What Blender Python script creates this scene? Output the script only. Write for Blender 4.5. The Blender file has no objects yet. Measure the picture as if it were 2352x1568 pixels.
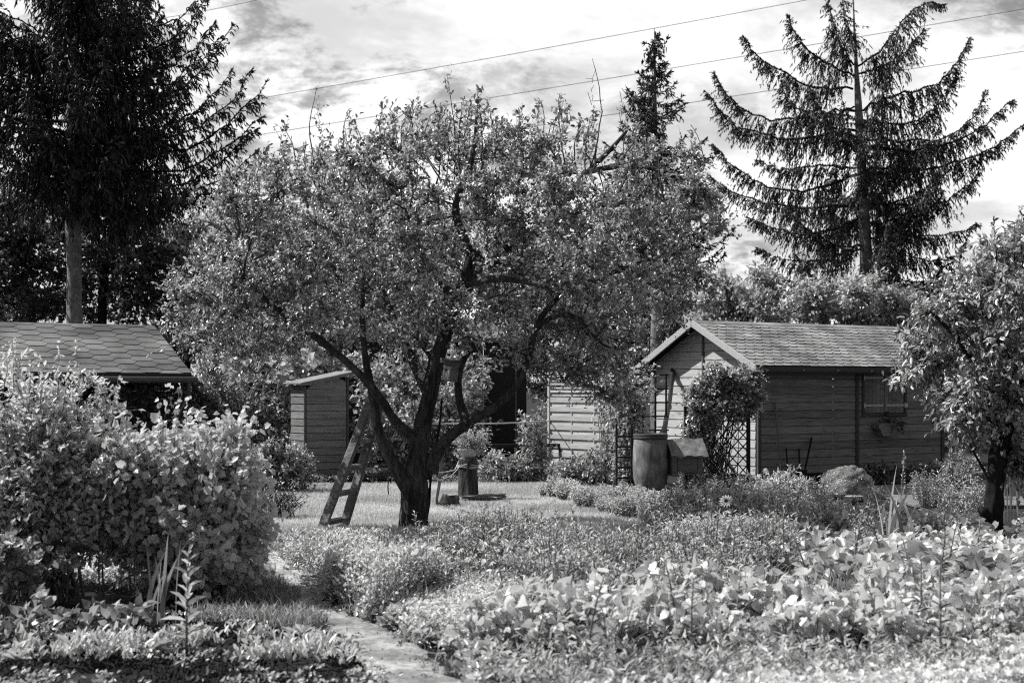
import bpy, math, random
import numpy as np
from mathutils import Vector, Matrix, kdtree

# ------------------------------------------------------------------ frame
F, CX, HY, EYE = 3267.0, 1176.0, 888.0, 1.6
def P(px, py, Y): return np.array([(px-CX)*Y/F, Y, EYE-(py-HY)*Y/F])
def GY(py): return EYE*F/(py-HY)
def G(px, py):
    Y = GY(py); return np.array([(px-CX)*Y/F, Y, 0.0])
TH = math.radians(32)
RNG = np.random.default_rng(7)
sc = bpy.context.scene
col = sc.collection

# ------------------------------------------------------------------ object helpers
def meta(o, label=None, cat=None, group=None, kind=None):
    if label: o['label'] = label
    if cat: o['category'] = cat
    if group: o['group'] = group
    if kind: o['kind'] = kind
    return o
def thing(name, label, cat, loc=(0,0,0), rz=0.0, group=None):
    o = bpy.data.objects.new(name, None); col.objects.link(o)
    o.location = loc; o.rotation_euler = (0,0,rz); o.empty_display_size = .1
    return meta(o, label, cat, group)

class MB:
    def __init__(s): s.v=[]; s.f=[]; s.a=[]; s.n=0
    def add(s, verts, faces, a=.5):
        verts = np.asarray(verts, float).reshape(-1,3)
        if not isinstance(faces, list): faces = [faces]
        for f in faces:
            f = np.asarray(f, np.int64)
            if f.size: s.f.append(f + s.n)
        s.v.append(verts)
        s.a.append(np.full(len(verts), a) if np.isscalar(a) else np.asarray(a, float).reshape(-1))
        s.n += len(verts)
    def build(s, name, mat, parent=None, smooth=False, loc=None):
        """link everything added as ONE mesh object; with a parent, coordinates are local to it"""
        me = bpy.data.meshes.new(name)
        V = np.concatenate(s.v).astype(np.float32)
        if loc is not None: V = V - np.asarray(loc, np.float32)
        me.vertices.add(len(V)); me.vertices.foreach_set('co', V.ravel())
        loops = np.concatenate([f.ravel() for f in s.f]).astype(np.int32)
        sizes = np.concatenate([np.full(len(f), f.shape[1]) for f in s.f]).astype(np.int32)
        starts = np.concatenate([[0], np.cumsum(sizes)[:-1]]).astype(np.int32)
        me.loops.add(len(loops)); me.loops.foreach_set('vertex_index', loops)
        me.polygons.add(len(sizes)); me.polygons.foreach_set('loop_start', starts)
        me.polygons.foreach_set('use_smooth', np.full(len(sizes), bool(smooth)))
        at = me.attributes.new('r', 'FLOAT', 'POINT')
        at.data.foreach_set('value', np.concatenate(s.a).astype(np.float32))
        me.update(calc_edges=True)
        me.materials.append(mat)
        o = bpy.data.objects.new(name, me); col.objects.link(o)
        if parent is not None: o.parent = parent
        if loc is not None and parent is None: o.location = loc
        return o

def unit(v): return v/np.maximum(np.linalg.norm(v, axis=-1, keepdims=True), 1e-9)
def rdir(n, rng=RNG): return unit(rng.normal(size=(n,3)))

BOXF = np.array([[0,1,3,2],[4,6,7,5],[0,4,5,1],[2,3,7,6],[0,2,6,4],[1,5,7,3]])
def box(mb, c, s, a=.5, M=None):
    c=np.asarray(c,float); h=np.asarray(s,float)/2
    v=np.array([[x,y,z] for x in(-1,1) for y in(-1,1) for z in(-1,1)],float)*h
    if M is not None: v=v@np.asarray(M).T
    mb.add(v+c, BOXF, a)
def bbox(mb, c, s, a=.5, M=None, b=.006):
    """box with chamfered edges"""
    c=np.asarray(c,float); h=np.asarray(s,float)/2; b=min(b,h.min()*.45)
    vs=[];idx={}
    for x in(-1,1):
        for y in(-1,1):
            for z in(-1,1):
                sg=np.array([x,y,z])
                for k in range(3):
                    q=sg*(h-b); q[k]=sg[k]*h[k]; idx[(x,y,z,k)]=len(vs); vs.append(q)
    quads=[];tris=[]
    def orient(f):
        p=np.array([vs[i] for i in f]); n=np.cross(p[1]-p[0],p[2]-p[0]); return f if n@p.mean(0)>0 else f[::-1]
    for k in range(3):
        i,j=[t for t in range(3) if t!=k]
        for sk in(-1,1):
            f=[]
            for si,sj in((-1,-1),(1,-1),(1,1),(-1,1)):
                sg=[0,0,0]; sg[k]=sk; sg[i]=si; sg[j]=sj; f.append(idx[(*sg,k)])
            quads.append(orient(f))
        for si in(-1,1):
            for sj in(-1,1):
                f=[]
                for sk,ax in((-1,i),(1,i),(1,j),(-1,j)):
                    sg=[0,0,0]; sg[k]=sk; sg[i]=si; sg[j]=sj; f.append(idx[(*sg,ax)])
                quads.append(orient(f))
    for x in(-1,1):
        for y in(-1,1):
            for z in(-1,1): tris.append(orient([idx[(x,y,z,k)] for k in range(3)]))
    v=np.array(vs)
    if M is not None: v=v@np.asarray(M).T
    mb.add(v+c,[np.array(quads),np.array(tris)],a)
def axes(d, up=(0,0,1)):
    """matrix whose X column runs along d"""
    x=unit(np.asarray(d,float)); y=np.cross(up,x)
    if np.linalg.norm(y)<1e-4: y=np.array([0,1.,0])
    y=unit(y); z=np.cross(x,y); return np.stack([x,y,z],1)
def beam(mb, p, q, w, h, a=.5, up=(0,0,1), b=.004):
    p=np.asarray(p,float);q=np.asarray(q,float)
    bbox(mb,(p+q)/2,(np.linalg.norm(q-p),w,h),a,axes(q-p,up),b)
def prism(mb, poly, z0, z1, a=.5, M=None, o=(0,0,0)):
    poly=np.asarray(poly,float); n=len(poly)
    v=np.concatenate([np.c_[poly,np.full(n,z0)],np.c_[poly,np.full(n,z1)]])
    if M is not None: v=v@np.asarray(M).T
    v=v+np.asarray(o,float)
    i=np.arange(n); j=(i+1)%n
    mb.add(v,[np.stack([i,j,j+n,i+n],1),np.arange(n)[::-1][None],(np.arange(n)+n)[None]],a)

def tubes(mb, pts, rad, s=4, a=.5, rng=RNG):
    """many tubes with the same number of points: pts (N,k,3), rad (N,k)"""
    pts=np.asarray(pts,float); N,k,_=pts.shape
    if N==0: return
    t=np.gradient(pts,axis=1); t=unit(t)
    ref=rdir(N,rng)[:,None,:]; u=unit(np.cross(t,ref)); w=np.cross(t,u)
    th=np.arange(s)*2*np.pi/s; c=np.cos(th)[None,None,:,None]; d=np.sin(th)[None,None,:,None]
    v=pts[:,:,None]+rad[:,:,None,None]*(u[:,:,None]*c+w[:,:,None]*d)
    b=(np.arange(N)*k*s)[:,None,None]; r=(np.arange(k-1)*s)[None,:,None]; i=np.arange(s)[None,None,:]; j=(i+1)%s
    f=np.stack([b+r+i,b+r+j,b+r+s+j,b+r+s+i],-1).reshape(-1,4)
    aa=np.repeat(np.broadcast_to(a,(N,)),k*s) if not np.isscalar(a) else a
    mb.add(v.reshape(-1,3),f,aa)
def tube(mb, pts, rad, s=8, a=.5, rough=0., ridges=0, cap=True, seed=0):
    pts=np.asarray(pts,float); k=len(pts); rad=np.broadcast_to(np.asarray(rad,float),(k,))
    t=unit(np.gradient(pts,axis=0)); u=np.zeros_like(t)
    r0=np.array([0.,1,0]) if abs(t[0][1])<.9 else np.array([1.,0,0])
    u[0]=unit(np.cross(t[0],r0))
    for i in range(1,k): q=u[i-1]-t[i]*(u[i-1]@t[i]); u[i]=unit(q)
    w=np.cross(t,u); th=np.arange(s)*2*np.pi/s
    R=rad[:,None]*np.ones((1,s))
    if rough or ridges:
        rg=np.random.default_rng(seed+3)
        ph=rg.uniform(0,6.28,6); L=np.r_[0,np.cumsum(np.linalg.norm(np.diff(pts,axis=0),axis=1))]
        m=np.zeros((k,s))
        for q,(fa,fl) in enumerate([(2,1.2),(3,3.1),(5,2.2),(1,5.3),(7,1.5),(4,7.)]):
            m+=np.sin(fa*th[None]+fl*L[:,None]+ph[q])/(1+q*.5)
        R=R*(1+rough*m*.5+rg.normal(size=(k,s))*rough*.35)
    v=pts[:,None]+R[...,None]*(u[:,None]*np.cos(th)[None,:,None]+w[:,None]*np.sin(th)[None,:,None])
    r=(np.arange(k-1)*s)[:,None]; i=np.arange(s)[None]; j=(i+1)%s
    fs=[np.stack([r+i,r+j,r+s+j,r+s+i],-1).reshape(-1,4)]
    if cap: fs+= [np.arange(s)[::-1][None], (np.arange(s)+(k-1)*s)[None]]
    mb.add(v.reshape(-1,3),fs,a)
def lathe(mb, prof, s=24, c=(0,0,0), a=.5, cap=True):
    prof=np.asarray(prof,float); k=len(prof); th=np.arange(s)*2*np.pi/s
    v=np.stack([prof[:,0,None]*np.cos(th),prof[:,0,None]*np.sin(th),np.repeat(prof[:,1,None],s,1)],-1)+np.asarray(c,float)
    r=(np.arange(k-1)*s)[:,None]; i=np.arange(s)[None]; j=(i+1)%s
    fs=[np.stack([r+i,r+j,r+s+j,r+s+i],-1).reshape(-1,4)]
    if cap: fs+=[np.arange(s)[::-1][None],(np.arange(s)+(k-1)*s)[None]]
    mb.add(v.reshape(-1,3),fs,a)

# leaf outlines: (along, across, lift)
def T(v,f): return np.array(v,float),np.array(f)
L4=T([(0,0,0),(.45,.5,.12),(1,0,-.08),(.45,-.5,.12)],[(0,2,1),(0,3,2)])
L7=T([(0,0,0),(.5,0,-.03),(1,0,-.12),(.25,.42,.1),(.65,.42,.08),(.25,-.42,.1),(.65,-.42,.08)],
     [(0,1,3),(3,1,4),(4,1,2),(0,5,1),(5,6,1),(6,2,1)])
LH=T([(0,0,0),(.5,0,.02),(1.05,0,-.22),(-.12,.3,.02),(.15,.55,.06),(.5,.48,.03),(.8,.2,-.08),(-.12,-.3,.02),(.15,-.55,.06),(.5,-.48,.03),(.8,-.2,-.08)],
     [(0,1,3),(3,1,4),(4,1,5),(5,1,6),(6,1,2),(0,7,1),(7,8,1),(8,9,1),(9,10,1),(10,2,1)])
LL_old=T([(0,0,-.02),(.02,.40,.12),(.28,.40,.05),(.52,.52,.13),(.66,.30,.0),(1,0,-.22),(.66,-.30,.0),(.52,-.52,.13),(.28,-.40,.05),(.02,-.40,.12),(.4,0,-.06)],
     [(0,10,1),(1,10,2),(2,10,3),(3,10,4),(4,10,5),(5,10,6),(6,10,7),(7,10,8),(8,10,9),(9,10,0)])
_c=[(0,.0),(.0,.2),(.02,.42),(.18,.50),(.30,.44),(.42,.50),(.56,.52),(.66,.40),(.74,.26),(.88,.14),(1.02,0)]
LL=T([(.42,0,-.06)]+[(x,y,.10*abs(y)*2-.22*max(0,x-.5)) for x,y in _c]+[(x,-y,.10*abs(y)*2-.22*max(0,x-.5)) for x,y in _c[-2:0:-1]],
     [(0,i+1,(i+1)%20+1) for i in range(20)])
LL=(LL[0],LL[1][:,::-1])
LB=T([(0,.5,0),(0,-.5,0),(.55,.4,.06),(.55,-.4,.06),(1,0,-.12)],[(0,1,3),(0,3,2),(2,3,4)])
def leaves(mb, pos, d, n, L, W, tpl, a):
    V,f=tpl; N=len(pos)
    if N==0: return
    d=unit(d); s=unit(np.cross(n,d)); nn=np.cross(d,s)
    L=np.broadcast_to(L,(N,)); W=np.broadcast_to(W,(N,))
    v=pos[:,None]+(V[None,:,0]*L[:,None])[...,None]*d[:,None]+(V[None,:,1]*W[:,None])[...,None]*s[:,None]+(V[None,:,2]*L[:,None])[...,None]*nn[:,None]
    ff=(f[None]+(np.arange(N)*len(V))[:,None,None]).reshape(-1,3)
    mb.add(v.reshape(-1,3),ff,np.repeat(np.broadcast_to(a,(N,)),len(V)))

# ------------------------------------------------------------------ materials (all neutral grey, the photograph is monochrome)
def newmat(name):
    m=bpy.data.materials.new(name); m.use_nodes=True; nt=m.node_tree; nt.nodes.clear()
    return m,nt,nt.nodes,nt.links
def g3(v): return (v,v,v,1)
def leafmat(name, lo, hi, tr=.4, rough=.42, spec=.5, trc=1.3, pwr=1.5):
    m,nt,N,Lk=newmat(name)
    at=N.new('ShaderNodeAttribute'); at.attribute_name='r'
    mr=N.new('ShaderNodeMapRange'); mr.inputs[3].default_value=lo; mr.inputs[4].default_value=hi; mr.clamp=False
    pw=N.new('ShaderNodeMath'); pw.operation='POWER'; pw.inputs[1].default_value=pwr; Lk.new(at.outputs['Fac'],pw.inputs[0])
    Lk.new(pw.outputs[0],mr.inputs[0])
    p=N.new('ShaderNodeBsdfPrincipled'); p.inputs['Roughness'].default_value=rough; p.inputs['Specular IOR Level'].default_value=spec
    t=N.new('ShaderNodeBsdfTranslucent'); mx=N.new('ShaderNodeMixShader'); o=N.new('ShaderNodeOutputMaterial')
    mu=N.new('ShaderNodeMath'); mu.operation='MULTIPLY'; mu.inputs[1].default_value=trc
    Lk.new(mr.outputs[0],p.inputs['Base Color']); Lk.new(mr.outputs[0],mu.inputs[0]); Lk.new(mu.outputs[0],t.inputs['Color'])
    mx.inputs[0].default_value=tr
    Lk.new(p.outputs[0],mx.inputs[1]); Lk.new(t.outputs[0],mx.inputs[2]); Lk.new(mx.outputs[0],o.inputs[0])
    return m
def surf(name, lo, hi, scale=(1,1,1), nscale=6., rough=.8, bump=.3, bdist=.01, detail=8., attr=.0, spec=.3, knots=False, coarse=None, metal=0.):
    m,nt,N,Lk=newmat(name)
    tc=N.new('ShaderNodeTexCoord'); mp=N.new('ShaderNodeMapping'); mp.inputs['Scale'].default_value=scale
    Lk.new(tc.outputs['Object'],mp.inputs[0])
    no=N.new('ShaderNodeTexNoise'); no.inputs['Scale'].default_value=nscale; no.inputs['Detail'].default_value=detail; no.inputs['Roughness'].default_value=.65
    at=N.new('ShaderNodeAttribute'); at.attribute_name='r'
    off=N.new('ShaderNodeVectorMath'); off.operation='ADD'
    sc_=N.new('ShaderNodeMath'); sc_.operation='MULTIPLY'; sc_.inputs[1].default_value=37. if attr else 0.
    Lk.new(at.outputs['Fac'],sc_.inputs[0]); Lk.new(mp.outputs[0],off.inputs[0]); Lk.new(sc_.outputs[0],off.inputs[1])
    Lk.new(off.outputs[0],no.inputs['Vector'])
    mr=N.new('ShaderNodeMapRange'); mr.inputs[1].default_value=.3; mr.inputs[2].default_value=.7
    mr.inputs[3].default_value=lo; mr.inputs[4].default_value=hi
    Lk.new(no.outputs['Fac'],mr.inputs[0]); colr=mr.outputs[0]
    if coarse:
        n2=N.new('ShaderNodeTexNoise'); n2.inputs['Scale'].default_value=coarse; n2.inputs['Detail'].default_value=3.
        Lk.new(tc.outputs['Object'],n2.inputs['Vector'])
        m2=N.new('ShaderNodeMapRange'); m2.inputs[1].default_value=.35; m2.inputs[2].default_value=.65; m2.inputs[3].default_value=.6; m2.inputs[4].default_value=1.3
        Lk.new(n2.outputs['Fac'],m2.inputs[0]); k=N.new('ShaderNodeMath'); k.operation='MULTIPLY'
        Lk.new(colr,k.inputs[0]); Lk.new(m2.outputs[0],k.inputs[1]); colr=k.outputs[0]
    if attr:
        m3=N.new('ShaderNodeMapRange'); m3.inputs[3].default_value=1-attr; m3.inputs[4].default_value=1+attr
        Lk.new(at.outputs['Fac'],m3.inputs[0]); k=N.new('ShaderNodeMath'); k.operation='MULTIPLY'
        Lk.new(colr,k.inputs[0]); Lk.new(m3.outputs[0],k.inputs[1]); colr=k.outputs[0]
    if knots:
        mk=N.new('ShaderNodeMapping'); mk.inputs['Scale'].default_value=(2.2,2.2,6.)
        o2=N.new('ShaderNodeVectorMath'); o2.operation='ADD'; Lk.new(tc.outputs['Object'],mk.inputs[0]); Lk.new(mk.outputs[0],o2.inputs[0]); Lk.new(sc_.outputs[0],o2.inputs[1])
        wn=N.new('ShaderNodeTexNoise'); wn.inputs['Scale'].default_value=2.5
        Lk.new(o2.outputs[0],wn.inputs['Vector']); w2=N.new('ShaderNodeVectorMath'); w2.operation='ADD'
        Lk.new(o2.outputs[0],w2.inputs[0]); Lk.new(wn.outputs['Color'],w2.inputs[1])
        vo=N.new('ShaderNodeTexVoronoi'); vo.inputs['Scale'].default_value=1.; Lk.new(w2.outputs[0],vo.inputs['Vector'])
        m4=N.new('ShaderNodeMapRange'); m4.inputs[1].default_value=.05; m4.inputs[2].default_value=.2; m4.inputs[3].default_value=.45; m4.inputs[4].default_value=1.
        Lk.new(vo.outputs['Distance'],m4.inputs[0]); k=N.new('ShaderNodeMath'); k.operation='MULTIPLY'
        Lk.new(colr,k.inputs[0]); Lk.new(m4.outputs[0],k.inputs[1]); colr=k.outputs[0]
    p=N.new('ShaderNodeBsdfPrincipled'); p.inputs['Roughness'].default_value=rough; p.inputs['Specular IOR Level'].default_value=spec
    p.inputs['Metallic'].default_value=metal
    Lk.new(colr,p.inputs['Base Color'])
    if bump:
        b=N.new('ShaderNodeBump'); b.inputs['Strength'].default_value=bump; b.inputs['Distance'].default_value=bdist
        Lk.new(no.outputs['Fac'],b.inputs['Height']); Lk.new(b.outputs[0],p.inputs['Normal'])
    o=N.new('ShaderNodeOutputMaterial'); Lk.new(p.outputs[0],o.inputs[0])
    return m

M=dict(
 bark=surf('apple_bark',.01,.17,(1,1,.2),26,.9,1.,.05,coarse=3.),
 twig=surf('twig_bark',.05,.16,(1,1,1),20,.8,.2,.01),
 spruce_bark=surf('spruce_bark',.12,.45,(1,1,.6),22,.9,.9,.03,coarse=5.),
 dark_bark=surf('dark_bark',.01,.04,(1,1,.4),20,.9,.6,.02),
 apple_leaf=leafmat('apple_leaf',.07,1.,.38,.28,1.,1.1,1.15),
 needles=leafmat('dark_needles',.006,.34,.16,.5,.3,1.3,2.2),
 needles_r=leafmat('grey_needles',.02,.42,.25,.5,.4,1.3,1.8),
 needles_s=leafmat('small_spruce_needles',.012,.26,.15,.5,.3),
 dark_leaf=leafmat('dark_leaf',.015,.42,.3,.36,.7),
 mid_leaf=leafmat('mid_leaf',.08,.9,.34,.36,.8,1.2,1.4),
 pale_leaf=leafmat('pale_leaf',.35,1.,.38,.38,.7,1.05,1.),
 bush_leaf=leafmat('bush_leaf',.7,1.,.48,.34,1.,1.05,1.),
 bean_leaf=leafmat('bean_leaf',.35,1.,.34,.38,.8,1.1,.8),
 herb_leaf=leafmat('herb_leaf',.08,.95,.36,.42,.6,1.1,1.3),
 white_leaf=leafmat('white_leaf',.4,1.,.38,.42,.6,1.05,1.),
 cherry_leaf=leafmat('cherry_leaf',.10,1.,.34,.28,1.,1.1,1.2),
 berry_leaf=leafmat('berry_leaf',.07,.85,.38,.34,.9),
 ivy_leaf=leafmat('ivy_leaf',.03,.1,.2,.4,.5),
 grass=leafmat('grass_blade',.35,1.,.42,.5,.4,1.05,.9),
 petal=leafmat('petal',.7,.9,.3,.6,.2,1.),
 dry=leafmat('dry_blade',.35,.7,.3,.6,.2,1.),
 stem=surf('plant_stem',.1,.3,(1,1,1),20,.7,0.),
 soil=surf('soil',.004,.05,(1,1,1),16,.95,1.,.05,14,coarse=2.5),
 turf=surf('turf_base',.38,.75,(1,1,1),14,.95,.6,.02,10,coarse=.9),
 path=surf('path_sand',.2,.58,(1,1,1),13,.95,1.,.02,14,coarse=3.),
 boards=surf('shaded_boards',.16,.46,(1,6,14),3.2,.62,.3,.006,10,attr=.22,knots=True),  # shed boards turned from the sun, shade put into the darker colour
 boards_end=surf('sunlit_boards',.42,.72,(6,1,14),3.2,.6,.25,.004,10,attr=.15,knots=True),  # same shed boards on the sunny gable, sunlight put into the paler colour
 boards_small=surf('grey_stained_boards',.18,.36,(1,6,12),3.,.62,.2,.004,10,attr=.12,knots=True),
 trim=surf('dark_trim',.08,.15,(2,2,8),5,.6,.2,.003),
 white_trim=surf('white_trim',.42,.62,(4,4,4),6,.6,.15,.003),
 gutter=surf('gutter_plastic',.08,.13,(3,3,3),5,.4,.05,.002,spec=.5),
 pale_metal=surf('pale_strap',.7,.9,(5,5,5),9,.5,.1,.002),
 shingle=surf('hex_shingle',.14,.28,(1,1,1),70,.92,.4,.003,6,attr=.22,coarse=1.3),
 shingle2=surf('round_shingle',.24,.42,(1,1,1),70,.92,.4,.003,6,attr=.22,coarse=1.6),
 felt=surf('felt_base',.01,.03,(1,1,1),30,.95,.3,.004),
 barrel=surf('barrel_plastic',.10,.34,(3,3,.8),6,.42,.1,.004,8,coarse=5.,spec=.5),
 ladder=surf('weathered_ladder',.06,.36,(.8,9,9),7,.75,.6,.006,12,attr=.2,coarse=6.),
 fence=surf('pale_fence_slats',.42,.75,(1,6,14),3.,.75,.2,.004,10,attr=.15,knots=True),
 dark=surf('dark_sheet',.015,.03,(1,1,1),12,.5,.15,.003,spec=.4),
 black=surf('black_metal',.012,.03,(1,1,1),14,.5,.1,.003),
 cut=surf('cut_wood',.25,.5,(1,1,1),24,.85,.4,.006),
 pot=surf('pale_pot',.3,.42,(1,1,1),5,.6,.1,.003),
 rope=surf('rope',.45,.7,(1,1,1),40,.9,.4,.003),
 box=surf('grey_box_boards',.14,.32,(1,1,8),5,.7,.3,.004,attr=.2),
 felt_roof=surf('mossy_felt',.16,.42,(1,1,1),9,.9,.8,.02,10),
 paving=surf('paving',.14,.28,(1,1,1),8,.9,.3,.004),
 daisy_eye=surf('flower_eye',.01,.02,(1,1,1),40,.9,.3,.004),
 hose=surf('hose_rubber',.02,.06,(1,1,1),20,.4,.05,.002,spec=.6),
 sand=surf('dirt_far',.1,.25,(1,1,1),3,.95,.4,.02,10,coarse=.5),
)
# clear plastic sheet
m,nt,N,Lk=newmat('crumpled_plastic_sheet')
p=N.new('ShaderNodeBsdfPrincipled'); p.inputs['Base Color'].default_value=g3(.9); p.inputs['Roughness'].default_value=.16
p.inputs['Specular IOR Level'].default_value=.9
tr=N.new('ShaderNodeBsdfTransparent'); tr.inputs[0].default_value=g3(.75); mx=N.new('ShaderNodeMixShader'); mx.inputs[0].default_value=.38
no=N.new('ShaderNodeTexNoise'); no.inputs['Scale'].default_value=7; no.inputs['Detail'].default_value=8; no.inputs['Distortion'].default_value=5.; no.noise_type='RIDGED_MULTIFRACTAL'; no.normalize=True
b=N.new('ShaderNodeBump'); b.inputs['Strength'].default_value=1; b.inputs['Distance'].default_value=.09
o=N.new('ShaderNodeOutputMaterial')
Lk.new(no.outputs['Fac'],b.inputs['Height']); Lk.new(b.outputs[0],p.inputs['Normal'])
fr=N.new('ShaderNodeMapRange'); fr.inputs[1].default_value=.2; fr.inputs[2].default_value=.7; fr.inputs[3].default_value=.35; fr.inputs[4].default_value=.95; Lk.new(no.outputs['Fac'],fr.inputs[0]); Lk.new(fr.outputs[0],mx.inputs[0]); Lk.new(tr.outputs[0],mx.inputs[1]); Lk.new(p.outputs[0],mx.inputs[2]); Lk.new(mx.outputs[0],o.inputs[0]); M['film']=m

# ------------------------------------------------------------------ world, sun, camera
SUN_EL, SUN_AZ = math.radians(49), math.radians(-80)      # azimuth measured from the view direction (+Y), negative = left
sd=np.array([math.sin(SUN_AZ)*math.cos(SUN_EL), math.cos(SUN_AZ)*math.cos(SUN_EL), math.sin(SUN_EL)])
w=bpy.data.worlds.new("World"); sc.world=w; w.use_nodes=True; nt=w.node_tree; N=nt.nodes; Lk=nt.links; N.clear()
sky=N.new('ShaderNodeTexSky'); sky.sky_type='NISHITA'; sky.sun_disc=False; sky.sun_elevation=SUN_EL; sky.sun_rotation=SUN_AZ
bw=N.new('ShaderNodeRGBToBW'); Lk.new(sky.outputs[0],bw.inputs[0])
def math_(op,a=None,b=None,clamp=False):
    n=N.new('ShaderNodeMath'); n.operation=op; n.use_clamp=clamp
    for i,x in enumerate((a,b)):
        if x is None: continue
        if isinstance(x,(int,float)): n.inputs[i].default_value=x
        else: Lk.new(x,n.inputs[i])
    return n.outputs[0]
tc=N.new('ShaderNodeTexCoord')
sep=N.new('ShaderNodeSeparateXYZ'); Lk.new(tc.outputs['Generated'],sep.inputs[0])
# project the direction on a cloud layer
zz=math_('ADD',math_('MAXIMUM',sep.outputs[2],0.),.30)
cx=math_('DIVIDE',sep.outputs[0],zz); cy=math_('DIVIDE',sep.outputs[1],zz)
cmb=N.new('ShaderNodeCombineXYZ'); Lk.new(cx,cmb.inputs[0]); Lk.new(cy,cmb.inputs[1]); cmb.inputs[2].default_value=1.7
def noise(scale,det,rough,dist=0.,vec=None):
    n=N.new('ShaderNodeTexNoise'); n.inputs['Scale'].default_value=scale; n.inputs['Detail'].default_value=det; n.inputs['Roughness'].default_value=rough; n.inputs['Distortion'].default_value=dist
    Lk.new(vec or cmb.outputs[0],n.inputs['Vector']); return n.outputs['Fac']
def mrange(v,a,b,c,d):
    n=N.new('ShaderNodeMapRange'); n.interpolation_type='SMOOTHSTEP'
    for i,x in enumerate((a,b,c,d)): n.inputs[i+1].default_value=x
    Lk.new(v,n.inputs[0]); return n.outputs[0]
cl=mrange(noise(2.8,12,.62,.15),.36,.64,0.,1.)          # thin veil of cloud
wisp=mrange(noise(7.,12,.68,.2),.46,.62,0.,1.)         # darker shreds
dk=mrange(noise(1.6,3,.5),.38,.54,0.,1.)
dot=N.new('ShaderNodeVectorMath'); dot.operation='DOT_PRODUCT'; dot.inputs[1].default_value=(-.33,.93,.12)
Lk.new(tc.outputs['Generated'],dot.inputs[0])
glow=mrange(dot.outputs['Value'],.15,.74,.14,1.)       # sky kept bright ahead of the camera, dimmed elsewhere to deepen the shade
bright=mrange(cl,0,1,6.4,10.2)
bright=math_('MULTIPLY',bright,math_('SUBTRACT',1.,math_('MULTIPLY',math_('MULTIPLY',wisp,dk),.65)))
cloud=math_('MULTIPLY',bright,glow)
tot=math_('ADD',math_('MULTIPLY',bw.outputs[0],.25),cloud)
bg=N.new('ShaderNodeBackground'); bg.inputs[1].default_value=.10; Lk.new(tot,bg.inputs[0])
wo=N.new('ShaderNodeOutputWorld'); Lk.new(bg.outputs[0],wo.inputs[0])

sl=bpy.data.lights.new('sun','SUN'); sl.energy=5.0; sl.angle=math.radians(.5); sl.color=(1,.995,.985)
so=bpy.data.objects.new('sun',sl); col.objects.link(so)
so.rotation_euler=Vector(sd).to_track_quat('Z','Y').to_euler(); so.location=(-20,10,25)
cam=bpy.data.cameras.new('camera'); co=bpy.data.objects.new('camera',cam); col.objects.link(co); sc.camera=co
co.location=(0,0,EYE); co.rotation_euler=(math.radians(90),0,0)
cam.lens=50.0*F/3266.7; cam.sensor_width=36; cam.shift_y=(HY-784)/2352.0; cam.clip_end=3000; cam.clip_start=.1
cam.dof.use_dof=True; cam.dof.focus_distance=17.5; cam.dof.aperture_fstop=2.8
sc.view_settings.view_transform='Standard'; sc.view_settings.look='None'; sc.view_settings.exposure=0
sc.render.engine='CYCLES'; sc.cycles.max_bounces=6; sc.cycles.transparent_max_bounces=6
sc.cycles.diffuse_bounces=1; sc.cycles.transmission_bounces=1; sc.cycles.glossy_bounces=2
sc.cycles.use_denoising=False; sc.cycles.pixel_filter_type='BLACKMAN_HARRIS'; sc.cycles.filter_width=1.15
try: sc.cycles.denoiser='OPENIMAGEDENOISE'
except Exception: pass

# ------------------------------------------------------------------ plant generators
LB_=np.array([-.50,-.42,.95])        # leaves turn their faces to the light
def E(px,py,Y,rx,ry,rd):
    """ellipsoid: centre seen at px,py at depth Y, half sizes measured in the same units there"""
    k=Y/F; c=P(px,py,Y); return (c[0],c[1],c[2],rx*k,rd,ry*k)
_gp=np.random.default_rng(99); _gk=_gp.normal(size=(9,3)); _gk=_gk/np.linalg.norm(_gk,axis=1,keepdims=True)*_gp.uniform(.7,2.2,(9,1)); _gf=_gp.uniform(0,6.28,9)
def lump(p,wl):
    """smooth 3D noise, roughly -1..1, with lumps about wl metres across"""
    return np.sin(p@_gk.T*(3.1/wl)+_gf).sum(-1)/3.
def sample_ell(ells, n, rng, shell=2.4):
    vol=np.array([e[3]*e[4]*e[5] for e in ells])**.8; idx=rng.choice(len(ells),n,p=vol/vol.sum())
    e=np.array(ells)[idx]; d=rdir(n,rng); r=rng.random(n)**(1/shell)
    return e[:,:3]+d*r[:,None]*e[:,3:]
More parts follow.
